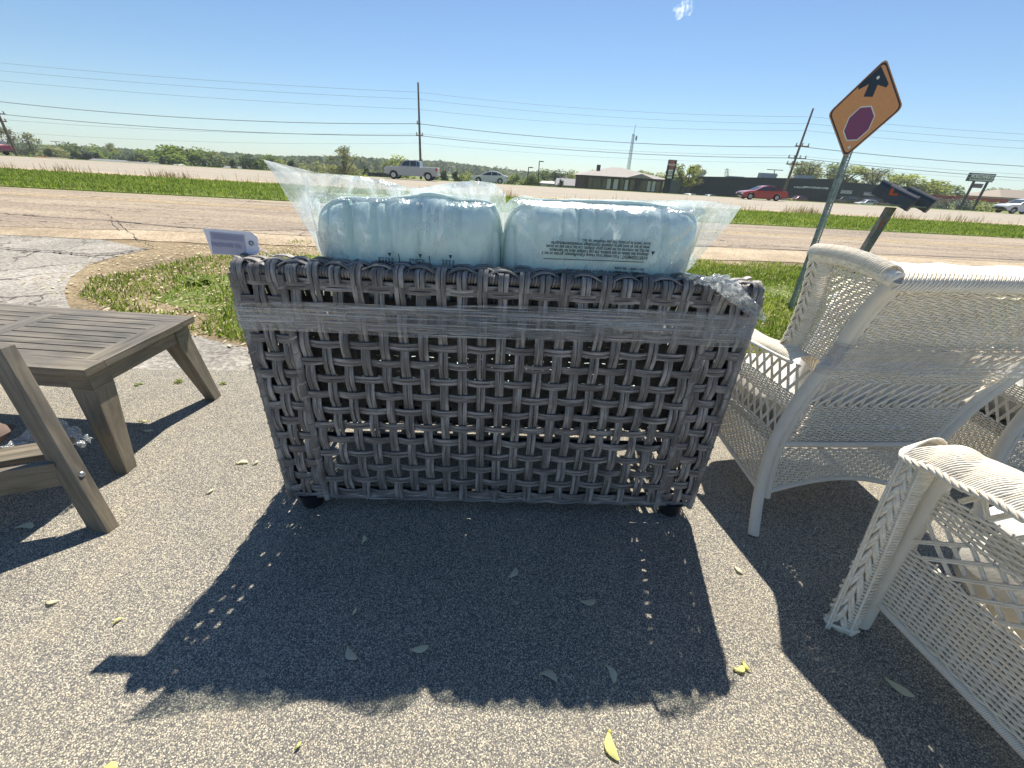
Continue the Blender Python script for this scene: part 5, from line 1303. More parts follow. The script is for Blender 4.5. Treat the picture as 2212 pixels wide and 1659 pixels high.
wire('lowest faint communication cable', [(10, 285), (908, 309), (1716, 352), (2900, 408)], (.5, .5, .8), .010)

def lamp_pole(label, pb, ptp, Yd, hd=-1, two=False):
    b = Yp(*pb, Yd); tp = Yp(*ptp, Yd); zb = zg(b.x, Yd); d = (tp - b).normalized(); b_ = b - d * ((b.z - zb) / d.z); t = thing('lamp_post', label, 'lamp post', (b_.x, b_.y, zb), 'parking lot lamp posts')
    mb = MB(); mb.tube([b_, tp], .10, 8); mb.build('pole', M['frame'], t); mb = MB(); mb.box(tp + Vector((.45 * hd * -1, 0, .05)), (1.0, .35, .18)); mb.build('lamp_head', M['frame'], t, False)
lamp_pole('taller lamp post left of the brick office', (1162, 402), (1165, 349), 100); lamp_pole('shorter lamp post left of the brick office', (1138, 404), (1142, 362), 100)
lamp_pole('lamp post right of the red and white pylon sign', (1554, 418) if False else (1558 - 4, 402), (1575 - 4, 350), 104) if False else lamp_pole('lamp post between the pylon sign and the dark store', (1462 + 22, 408), (1470 + 24, 0 + 352) if False else (1494 - 3, 362), 104)
lamp_pole('lamp post behind the roof of the dark store', (1735, 400), (1753, 352) if False else (1752 - 2, 365), 128, -1)

# lattice mast
def mast(label, pb, ptp, Yd, wb_, wt_, n, mat, dish=False, arms=0, name='lattice_mast'):
    b = Yp(*pb, Yd); tp = Yp(*ptp, Yd); zb = min(b.z, zg(b.x, Yd)); d = (tp - b).normalized(); b = b - d * ((b.z - zb) / d.z); t = thing(name, label, 'mast', b)
    mb = MB(); H_ = (tp - b).length
    def cnr(k, f): w_ = wb_ + (wt_ - wb_) * f; a = 2 * PI * k / 3 + .4; return b + (tp - b) * f + Vector((w_ * math.cos(a), w_ * math.sin(a), 0))
    r_ = .06 * Yd / 110
    for k in range(3):
        mb.tube([cnr(k, 0), cnr(k, 1)], r_, 5)
        for i in range(n):
            mb.tube([cnr(k, i / n), cnr((k + 1) % 3, (i + 1) / n)], r_ * .6, 4); mb.tube([cnr(k, i / n), cnr((k + 1) % 3, i / n)], r_ * .6, 4)
    mb.build('lattice', mat, t)
    if dish:
        mb = MB(); mb.lathe([(0, 0), (.5, .05), (.7, .3), (.0, .35)], tp + Vector((.7, 0, -1.0)), 10, ax='X'); mb.build('dish', M['galv'], t); mb = MB(); mb.tube([tp, tp + Vector((.1, 0, 2.2))], .06, 5); mb.build('antenna', M['galv'], t)
    for k in range(arms):
        mb = MB(); z = tp - d * (H_ * (.08 + .16 * k)); mb.box(z, (H_ * .42, .3, .3)); mb.build('crossarm', mat, t, False)
M['mastgrey'] = plain('mast_steel', (.40, .44, .44), .5)
mast('slim steel lattice mast with a small dish behind the brick office', (1356, 375), (1369, 289), 135, .62, .30, 16, M['mastgrey'], True)
mast('faint transmission tower on the horizon left of the lamp posts', (1093, 372), (1094, 360), 900, 5, 1, 6, M['mastgrey'], arms=2, name='transmission_tower')
mast('faint transmission tower on the horizon above the white sedan', (1127 - 55, 368), (1127 - 54, 358), 900, 5, 1, 6, M['mastgrey'], arms=2, name='transmission_tower')
mast('small transmission tower above the dark store roof', (1564, 385) if False else (1524 + 46, 385), (1571, 364), 500, 4, 1, 6, M['mastgrey'], arms=2, name='transmission_tower')
for lab, pb, pt_, Yd, w_ in (('wooden cross-armed pole behind the dark store roof', (1671, 385), (1674, 367), 220, 7.5), ('distant cross-armed pole above the left treeline', (128 - 5, 325), (120, 306), 260, 5.5), ('thin bare pole behind the sheds', (1182, 400), (1182, 365), 150, 0)):
    b = Yp(*pb, Yd); tp = Yp(*pt_, Yd); zb = zg(b.x, Yd); t = thing('utility_pole', lab, 'utility pole', (b.x, Yd, zb)); mb = MB(); mb.tube([(b.x, Yd, zb), tp], .2, 6); mb.build('pole', M['pole'], t)
    if w_:
        for dz in (0, -2.4): mb = MB(); mb.box(tp + Vector((0, 0, dz)), (w_ * (1 if dz == 0 else .6), .3, .3)); mb.build('crossarm', M['pole'], t, False)
# water tower
Yd = 700; b = Yp(1512, 395, Yd); tp = Yp(1516, 368, Yd); t = thing('water_tower', 'dark blue water tower on a single stem above the dark store', 'water tower', (b.x, Yd, -3))
mt = plain('tower_blue', (.06, .12, .17), .5); mb = MB(); mb.lathe([(2.6, -3), (1.9, 8), (2.0, tp.z - 9)], (b.x, Yd, 0), 14); mb.build('stem', mt, t); mb = MB(); mb.lathe([(0, tp.z - 11), (2.4, tp.z - 10), (7.2, tp.z - 4.5), (7.6, tp.z - 1.8), (5.5, tp.z + .6), (0, tp.z + 1.5)], (tp.x, Yd, 0), 18); mb.build('tank', mt, t)

# ================================================================ BUILDINGS
M['brick'] = road_mat('dark_brick', (.085, .065, .06), (.055, .045, .042), (.12, .09, .08), 0, (1, 1, 4), 5); M['shingle'] = plain('grey_shingle', (.34, .31, .28), .9, .15, 2); M['win'] = plain('window_glass', (.06, .07, .08), .1, spec=.9); M['winlit'] = plain('white_blind', (.62, .64, .64), .5); M['navy'] = plain('navy_cladding', (.009, .021, .036), .7, .15, .5); M['navyd'] = plain('navy_seam', (.012, .018, .026), .7)
def bbox(mb, x0, x1, y0, y1, z0, z1): mb.box(((x0 + x1) / 2, (y0 + y1) / 2, (z0 + z1) / 2), (x1 - x0, y1 - y0, z1 - z0))
# brick office with a hipped roof
Yo = 104; a = Yp(1262, 394, Yo); b = Yp(1432, 396, Yo); x0, x1 = a.x, b.x; zb = -2.7; ze = Yp(1345, 383, Yo).z; zr = Yp(1346, 362.5, Yo + 9).z
t = thing('office_building', 'low dark brick office with a broad grey hipped roof', 'building', ((x0 + x1) / 2, Yo + 9, zb))
mb = MB(); bbox(mb, x0, x1, Yo, Yo + 18, zb, ze + .1); mb.build('wall', M['brick'], t, False)
mb = MB(); e_ = 1.3; cx_ = (x0 + x1) / 2 - .3; Rv = [(x0 - e_, Yo - e_, ze), (x1 + e_, Yo - e_, ze), (x1 + e_, Yo + 18 + e_, ze), (x0 - e_, Yo + 18 + e_, ze), (cx_ - 1.2, Yo + 9, zr), (cx_ + 1.2, Yo + 9, zr)]
mb.add(Rv, [(0, 1, 5, 4), (1, 2, 5), (2, 3, 4, 5), (3, 0, 4), (3, 2, 1, 0)]); rf = mb.build('roof', M['shingle'], t, False)
mb = MB(); bbox(mb, x0 - e_ - .05, x1 + e_ + .05, Yo - e_ - .08, Yo - e_, ze - .28, ze + .04); mb.build('fascia', M['frame'], t, False)
mb = MB(); mb.add([(cx_ + .5, Yo - e_ - .6, ze + .05), (cx_ + 3.6, Yo - e_ - .6, ze + .9), (cx_ + 6.4, Yo - e_ - .6, ze + .05), (cx_ + 3.6, Yo + 3, ze + 1.1)], [(0, 1, 3), (1, 2, 3), (0, 2, 1)]); mb.build('porch_roof', M['shingle'], rf, False)
mb = MB(); q = Yp(1228 + 38, 374, Yo + 5); q = Yp(1267, 376, Yo + 4); mb.box((x0 + 3.6, Yo + 5, ze + 1.6), (.8, .8, 1.4)); mb.build('chimney', M['frame'], rf, False)
for k, (px, lit) in enumerate(((1276, 0), (1284, 0), (1293, 0), (1306, 0), (1314, 1), (1330, 1), (1345, 0), (1352, 1), (1366, 0), (1382, 0), (1392, 0), (1404, 1), (1411, 1), (1422, 0))):
    c = Yp(px, 397, Yo - .06); mb = MB(); bbox(mb, c.x - .50, c.x + .50, Yo - .08, Yo - .02, -1.6, ze - .45); w_ = mb.build('window', M['winlit'] if lit else M['win'], t, False)
# long dark store
Ys = 116; q0 = Yp(1487, 425, Ys); q1 = Yp(1902, 440, Ys); zt1 = Yp(1487, 384, Ys).z + .1; zt2 = Yp(1790, 389, Ys).z
t = thing('store_building', 'very long flat-roofed dark navy store building across the highway', 'building', ((q0.x + q1.x) / 2, Ys + 12, -3))
xm = Yp(1800, 395, Ys).x; xe = Yp(1920, 400, Ys).x
def wallseg(xa, xb, za, zb_, y0, name, mat, d=24, zlow=-3.2):
    mb = MB(); mb.hexa([(xa, y0, zlow), (xb, y0, zlow), (xb, y0 + d, zlow), (xa, y0 + d, zlow), (xa, y0, za), (xb, y0, zb_), (xb, y0 + d, zb_), (xa, y0 + d, za)]); return mb.build(name, mat, t, False)
wallseg(q0.x, xm, zt1, zt2, Ys, 'wall', M['navy']); wallseg(xm + .01, xe + 8, zt2 - .25, zt2 - .5, Ys + .6, 'wall', M['navy'])
mb = MB(); mb.hexa([(q0.x - .1, Ys - .12, zt1 - .02), (xm + .1, Ys - .12, zt2 - .02), (xm + .1, Ys + .4, zt2 - .02), (q0.x - .1, Ys + .4, zt1 - .02), (q0.x - .1, Ys - .12, zt1 + .3), (xm + .1, Ys - .12, zt2 + .3), (xm + .1, Ys + .4, zt2 + .3), (q0.x - .1, Ys + .4, zt1 + .3)]); mb.build('parapet', M['navyd'], t, False)
for k in range(9):
    x = q0.x + 3 + k * 4.0; mb = MB(); bbox(mb, x, x + .10, Ys - .05, Ys - .004, -3, zt1 - 1.1); mb.build('panel_seam', M['navyd'], t, False)
mb = MB(); bbox(mb, q0.x + .5, q0.x + 34, Ys - .06, Ys - .004, zt1 - 1.25, zt1 - 1.1); mb.build('panel_seam', M['navyd'], t, False)
for px in (1596, 1666, 1735 + 13):
    c = Yp(px, 380, Ys + 5); mb = MB(); bbox(mb, c.x - 2, c.x + 2, Ys + 6, Ys + 8, zt1 - 1, (zt1 if px < 1600 else zt2) + .9); mb.build('roof_vent', M['beige'], t, False)
def farboard(name, p0, p1, Yd, mat, parent, th=.1, txt=None, tm=None, size=.5, lines=1):
    a = Yp(*p0, Yd); b = Yp(*p1, Yd); mb = MB(); bbox(mb, min(a.x, b.x), max(a.x, b.x), Yd - th, Yd - .002, min(a.z, b.z), max(a.z, b.z)); o = mb.build(name, mat, parent, False)
    if txt: textmesh(txt, size, ((a.x + b.x) / 2, Yd - th - .01, (a.z + b.z) / 2 - size * .35 + size * .4 * (lines - 1)), (1, 0, 0), (0, 0, 1), tm or M['ink'], 'lettering', parent, size * .02, 'CENTER', sp=.85)
    return o
farboard('sign_board', (1716, 402), (1734, 407), Ys - .1, M['signwhite'], t, txt="@ TOP", size=.62); farboard('sign_board', (1736, 402), (1788, 409), Ys - .1, M['signwhite'], t, txt="CARPET   TILE   VINYL\nHARDWOOD   LAMINATE", size=.42, lines=2)
farboard('sign_board', (1818, 410), (1838, 419), Ys + .4, M['signwhite'], t, txt="FURNITURE\nOUTLET", size=.62, lines=2); farboard('sign_board', (1866, 414), (1888, 424), Ys + .4, M['lampred'] if False else plain('faded_purple', (.22, .16, .24), .6), t, txt="SALON", tm=M['signwhite'], size=.8)
mgreen = plain('green_awning', (.03, .16, .12), .7); mgrey = plain('grey_awning', (.22, .21, .24), .7); mbrown = plain('brown_shopfront', (.13, .085, .075), .8)
for (pa, pb, mm) in (((1806, 423), (1829, 429), mgreen), ((1830, 424), (1846, 430), mgrey), ((1862, 427), (1892, 433), mgrey)):
    a = Yp(*pa, Ys + .4); b = Yp(*pb, Ys + .4); mb = MB(); mb.hexa([(a.x, Ys - 1.0, b.z), (b.x, Ys - 1.0, b.z), (b.x, Ys + .55, b.z), (a.x, Ys + .55, b.z), (a.x + .2, Ys + .2, a.z), (b.x - .2, Ys + .2, a.z), (b.x - .2, Ys + .55, a.z), (a.x + .2, Ys + .55, a.z)]); mb.build('awning', mm, t, False)
a = Yp(1800, 425, Ys + .4); b = Yp(1905, 445, Ys + .4); mb = MB(); bbox(mb, a.x + 1, b.x, Ys + .48, Ys + .58, -3, Yp(1850, 427, Ys).z); mb.build('shop_front', mbrown, t, False)
for px in (1812, 1824, 1836, 1850, 1872, 1884): c = Yp(px, 436, Ys); mb = MB(); bbox(mb, c.x - .7, c.x + .7, Ys + .40, Ys + .47, -2.4, -.4); mb.build('window', M['win'], t, False)
# pink building, red canopy, gabled roof far right
def simple_building(label, x0, x1, Y0, d, z0, z1, mat, roofh=0, roofm=None, name='building', arches=0, band=None, hip=True):
    t = thing(name, label, 'building', ((x0 + x1) / 2, Y0 + d / 2, z0)); mb = MB(); bbox(mb, x0, x1, Y0, Y0 + d, z0, z1); mb.build('wall', mat, t, False)
    if roofh:
        e_ = .5; k = (x1 - x0) * .28 if hip else 0; mb = MB(); mb.add([(x0 - e_, Y0 - e_, z1), (x1 + e_, Y0 - e_, z1), (x1 + e_, Y0 + d + e_, z1), (x0 - e_, Y0 + d + e_, z1), (x0 + k, Y0 + d / 2, z1 + roofh), (x1 - k, Y0 + d / 2, z1 + roofh)], [(0, 1, 5, 4), (1, 2, 5), (2, 3, 4, 5), (3, 0, 4), (3, 2, 1, 0)]); mb.build('roof', roofm, t, False)
    if band: mb = MB(); bbox(mb, x0 - .4, x1 + .4, Y0 - .5, Y0 + .2, z1 - .1, z1 + 1.0); mb.build('roof_band', band, t, False)
    n = arches or max(1, int((x1 - x0) / 3))
    for k in range(n): x = x0 + (x1 - x0) * (k + .5) / n; mb = MB(); bbox(mb, x - .45, x + .45, Y0 - .06, Y0 - .01, z0 + .6 if arches == 0 else z0 + .2, z0 + 1.9); mb.build('window', M['win'], t, False)
    return t
mpink = plain('pinkish_stucco', (.40, .27, .23), .9); mredroof = plain('red_roof', (.40, .05, .05), .6); mcream = plain('cream_siding', (.55, .54, .50), .8); mgr = plain('grey_roof', (.24, .24, .25), .8); mtan = plain('tan_roof', (.30, .24, .19), .8)
a = Yp(1997, 440, 128); b = Yp(2050, 440, 128); simple_building('pinkish building with a red roof band and arched openings right of the mailboxes', a.x, b.x, 128, 10, -3, Yp(2020, 436, 128).z, mpink, band=mredroof, arches=5)
a = Yp(2062, 430, 112); b = Yp(2179, 430, 112); za = Yp(2120, 427, 112).z
t = thing('canopy_building', 'low building under a long flat bright red canopy', 'building', ((a.x + b.x) / 2, 116, -3)); mb = MB(); bbox(mb, a.x, b.x, 112, 119, za - .9, za); mb.build('canopy', mredroof, t, False)
mb = MB(); bbox(mb, a.x + 8, b.x - 4, 114, 118.5, -3, za - .9); mb.build('wall', plain('dark_red_wall', (.12, .03, .03), .8), t, False)
for k in range(6): x = a.x + 2 + k * (b.x - a.x - 4) / 5; mb = MB(); bbox(mb, x - .15, x + .15, 112.3, 112.6, -3, za - .9); mb.build('canopy_post', M['frame'], t, False)
for k in range(3): x = a.x + 14 + k * 6; mb = MB(); bbox(mb, x, x + 3, 113.90, 113.98, -1.6, -.3); mb.build('window', M['winlit'], t, False)
a = Yp(2160, 430, 150); b = Yp(2290, 430, 150); simple_building('building with a brown hipped roof at the right edge', a.x, b.x, 150, 14, -3, Yp(2200, 428, 150).z, mtan, 2.4, mtan)
# pale sheds and trailer homes
for (pa, pb, Yd, roof, lab, rm, wm) in (((1170, 397), (1203, 397), 126, 0.5, 'low white trailer building left of the office', mcream, mcream), ((1203, 401), (1262, 401), 122, 1.6, 'pale shed with a grey gabled roof left of the office', mgr, mcream), ((1196, 388), (1224, 388), 150, 1.2, 'small house roof behind the pale sheds', mgr, mcream)):
    a = Yp(*pa, Yd); b = Yp(*pb, Yd); simple_building(lab, a.x, b.x, Yd, 7, -4, a.z + .2, wm, roof, rm, 'shed', hip=False)
for i, (p0, p1, py, Yd, rm, lab) in enumerate(((60, 84, 350, 112, plain('rust_roof', (.30, .10, .08), .7), 'rust red roofed trailer beside the left utility pole'), (84, 124, 351, 120, mtan, 'tan roofed trailer home, second from the left'), (185, 256, 354, 128, mgr, 'long grey roofed trailer home below the dark conifers'), (264, 334, 360, 134, mgr, 'pale grey trailer home left of the big rounded tree'), (364, 382, 365, 140, mcream, 'small cream shed below the big rounded tree'), (478, 508, 370, 148, mgr, 'grey roofed cabin among the trees left of the bag peak'), (700, 728, 384, 150, mgr, 'small grey roof left of the bare tree'), (1240 - 100, 1258 - 100, 399, 160, mgr, 'tiny grey roof right of the lamp posts'))):
    a = Yp(p0, py - 7, Yd); b = Yp(p1, py - 7, Yd); simple_building(lab, a.x, b.x, Yd, 5, -5, a.z - .3, mcream, .9, rm, 'trailer_home', hip=False)

# ---------------------------------------------------------------- pylon signs
Yd = 92; t = thing('pylon_sign', 'tall pylon sign with a red panel above a white one on a dark post', 'sign', (Yp(1450, 400, Yd).x, Yd, -3))
mb = MB(); a = Yp(1440, 380, Yd); b = Yp(1464, 347, Yd); xl, xr_ = a.x, a.x + (b.x - a.x) * .93; zt_, zl_ = b.z + .1, Yp(1450, 387, Yd).z
bbox(mb, xl, xr_, Yd, Yd + .9, zl_, zt_); mb.build('cabinet', M['navy'], t, False)
mb = MB(); bbox(mb, xl + .15, xl + (xr_ - xl) * .72, Yd - .06, Yd - .002, zl_ + (zt_ - zl_) * .50, zt_ - .15); mb.build('red_panel', plain('sign_red', (.45, .10, .10), .5), t, False)
mb = MB(); bbox(mb, xl + .15, xl + (xr_ - xl) * .72, Yd - .06, Yd - .002, zl_ + .12, zl_ + (zt_ - zl_) * .49); mb.build('white_panel', M['signwhite'], t, False)
textmesh("Family", .62, (xl + (xr_ - xl) * .36, Yd - .08, zl_ + (zt_ - zl_) * .70), (1, 0, 0), (0, 0, 1), M['signwhite'], 'lettering', t, .01, 'CENTER'); textmesh("MLOSF\nPhysic", .62, (xl + (xr_ - xl) * .36, Yd - .08, zl_ + (zt_ - zl_) * .28), (1, 0, 0), (0, 0, 1), M['ink'], 'lettering', t, .01, 'CENTER', sp=.8)
c = Yp(1444, 405, Yd); mb = MB(); bbox(mb, c.x - .55 - .2, c.x + .55 - .2, Yd + .2, Yd + .7, -3, zl_); mb.build('post', M['navy'], t, False); mb = MB(); bbox(mb, xl - .05, xl + .1, Yd + .3, Yd + .5, -3, zl_); mb.build('post', M['frame'], t, False)
Yd = 100; t = thing('pylon_sign', 'white rectangular sign reading CATACLYSM on two leaning-looking posts', 'sign', (Yp(2115, 430, Yd).x, Yd, -2.6))
a = Yp(2090, 390, Yd); b = Yp(2151, 376, Yd); mb = MB(); zlo = Yp(2110, 392, Yd).z; zhi = Yp(2135, 375, Yd).z; bbox(mb, a.x, b.x + .2, Yd, Yd + .5, zlo, zhi); mb.build('cabinet', M['signblack'], t, False)
mb = MB(); bbox(mb, a.x + .2, b.x, Yd - .05, Yd - .002, zlo + .18, zhi - .18); mb.build('panel', plain('pale_sign', (.85, .87, .84), .5), t, False)
textmesh("CATACLYSM", .92, ((a.x + b.x) / 2 + .1, Yd - .09, zlo + (zhi - zlo) * .42), (1, 0, 0), (0, 0, 1), M['navyd'], 'lettering', t, .0, 'CENTER'); textmesh("SCREENPRINTING & DESIGNS", .42, ((a.x + b.x) / 2 + .1, Yd - .09, zlo + (zhi - zlo) * .2), (1, 0, 0), (0, 0, 1), M['navyd'], 'lettering', t, .01, 'CENTER')
for px in (2097, 2127): c = Yp(px, 410, Yd); mb = MB(); bbox(mb, c.x - .18, c.x + .18, Yd + .1, Yd + .4, -3, zlo); mb.build('post', M['frame'], t, False)
c0_ = Yp(2101, 405, Yd); c1_ = Yp(2126, 397, Yd); mb = MB(); bbox(mb, c0_.x, c1_.x, Yd + .05, Yd + .09, Yp(2110, 406, Yd).z, Yp(2110, 396.5, Yd).z); mb.build('small_panel', plain('dim_panel', (.16, .12, .16), .5), t, False)

# ================================================================ TREES
LEAVES = {'green': leaf_mat('leaves_green', (.085, .12, .035), (.15, .20, .06), (.24, .29, .10), .45), 'lime': leaf_mat('leaves_lime', (.16, .19, .06), (.29, .31, .10), (.42, .42, .16), .5),  # tree leaf colours brightened to carry some distance haze
          'dark': leaf_mat('leaves_dark', (.03, .055, .035), (.055, .09, .055), (.09, .13, .07), .3), 'olive': leaf_mat('leaves_olive', (.14, .13, .07), (.22, .22, .11), (.32, .30, .17), .4), 'plum': leaf_mat('leaves_plum', (.04, .025, .03), (.07, .04, .045), (.10, .06, .06), .2)}
M['bark'] = plain('bark', (.10, .085, .07), .9, .3, 3)
def tree_proto(shape, leaf, seed, nleaf=900, name='broadleaf_tree'):
    rg = random.Random(seed); t = thing(name, 'x', 'tree', (0, 0, 0)); mb = MB()
    Hh = 1.0                                          # unit height; scaled when placed
    trunk_top = .35 if shape != 'cone' else .9
    mb.tube([(0, 0, -.05), (.01, 0, .15), (0, .01, trunk_top), (.01, 0, min(.95, trunk_top + .35))], .03, 6, rr=[.028, .022, .014, .005])
    lobes = []
    if shape == 'round':
        for k in range(13):
            a = rg.uniform(0, 2 * PI); r_ = rg.uniform(.05, .30); z = rg.uniform(.32, .84); r_ *= 1.0 - abs(z - .55) * .9; lobes.append((Vector((r_ * math.cos(a), r_ * math.sin(a), z)), rg.uniform(.12, .20)))
    elif shape == 'lacy':
        for k in range(17):
            a = rg.uniform(0, 2 * PI); z = rg.uniform(.30, .92); r_ = rg.uniform(.04, .30) * (1.1 - abs(z - .62)); lobes.append((Vector((r_ * math.cos(a), r_ * math.sin(a), z)), rg.uniform(.07, .13)))
    elif shape == 'cone':
        for k in range(20):
            z = .1 + .85 * k / 20; a = rg.uniform(0, 2 * PI); r_ = .18 * (1 - z) ; lobes.append((Vector((r_ * math.cos(a), r_ * math.sin(a), z)), .05 + .17 * (1 - z)))
    elif shape == 'bush':
        for k in range(9):
            a = rg.uniform(0, 2 * PI); lobes.append((Vector((.3 * math.cos(a) * rg.random(), .3 * math.sin(a), rg.uniform(.25, .7))), rg.uniform(.2, .3)))
    for c, r_ in lobes:
        s_ = Vector((0, 0, max(.1, c.z * .55))); mb.tube([s_, s_ + (c - s_) * .5 + Vector((0, 0, .02)), c], .008, 4, rr=[.012, .008, .003])
        if shape == 'lacy':
            for k in range(5): mb.tube([c, c + Vector((rg.gauss(0, .08), rg.gauss(0, .08), rg.uniform(.02, .10)))], .003, 3)
    mb.build('trunk', M['bark'], t)
    V = []; Fc = []; UV = []
    for k in range(nleaf):
        c, r_ = rg.choice(lobes); d = Vector((rg.gauss(0, 1), rg.gauss(0, 1), rg.gauss(0, 1))).normalized() * (rg.random() ** .4) * r_; p = c + d
        s_ = rg.uniform(.018, .036) * (1 if shape != 'lacy' else .75); a = Vector((rg.gauss(0, 1), rg.gauss(0, 1), rg.gauss(0, .7))).normalized(); b = a.orthogonal().normalized(); q = len(V)
        V += [tuple(p - a * s_), tuple(p - b * s_ * .7), tuple(p + a * s_), tuple(p + b * s_ * .7)]; Fc.append((q, q + 1, q + 2, q + 3)); u = min(1, max(0, rg.gauss(.5, .22) + .8 * noise.noise(c * 6))); UV += [(u, 0)] * 4
    m = MB(); m.v = V; m.f = Fc; m.uv = UV; m.m = [0] * len(Fc); m.build('crown', LEAVES[leaf], t, angle=180)
    return t
PR = {}
for i, (k, sh, lf, n) in enumerate((('round_green', 'round', 'green', 1500), ('round_green2', 'round', 'green', 1500), ('round_lime', 'round', 'lime', 1300), ('round_olive', 'round', 'olive', 1200), ('cone_dark', 'cone', 'dark', 1100), ('round_dark', 'round', 'dark', 1200), ('lacy', 'lacy', 'olive', 900), ('lacy_lime', 'lacy', 'lime', 1400), ('bush_lime', 'bush', 'lime', 700), ('bush_dark', 'bush', 'dark', 700), ('plum', 'round', 'plum', 700))):
    PR[k] = [tree_proto(sh, lf, 11 + i, n, {'cone': 'conifer', 'bush': 'shrub'}.get(sh, 'broadleaf_tree')), False]
def tree(kind, px, pyt, Yd, wpx, label, group=None, zb=None):
    pr = PR[kind]; root = pr[0] if not pr[1] else copy_tree(pr[0]); pr[1] = True
    tp = Yp(px, pyt, Yd); zb = zg(tp.x, Yd) if zb is None else zb; h = (tp.z - zb) * 1.06; wd = 1.45 * wpx / 832 * Yd * .95 / (.62 if 'cone' not in kind else .42)
    # width of unit crown about .62
    root.location = (tp.x, Yd, zb); root.scale = (wd, wd, h / .97); root.rotation_euler.z = random.uniform(0, 6.28); root['label'] = label
    if group: root['group'] = group
    elif 'group' in root: del root['group']
    return root
GL = 'trees of the far left treeline'; GM = 'trees behind the pickup and sedan'; GR = 'trees behind the long dark store'
far = []
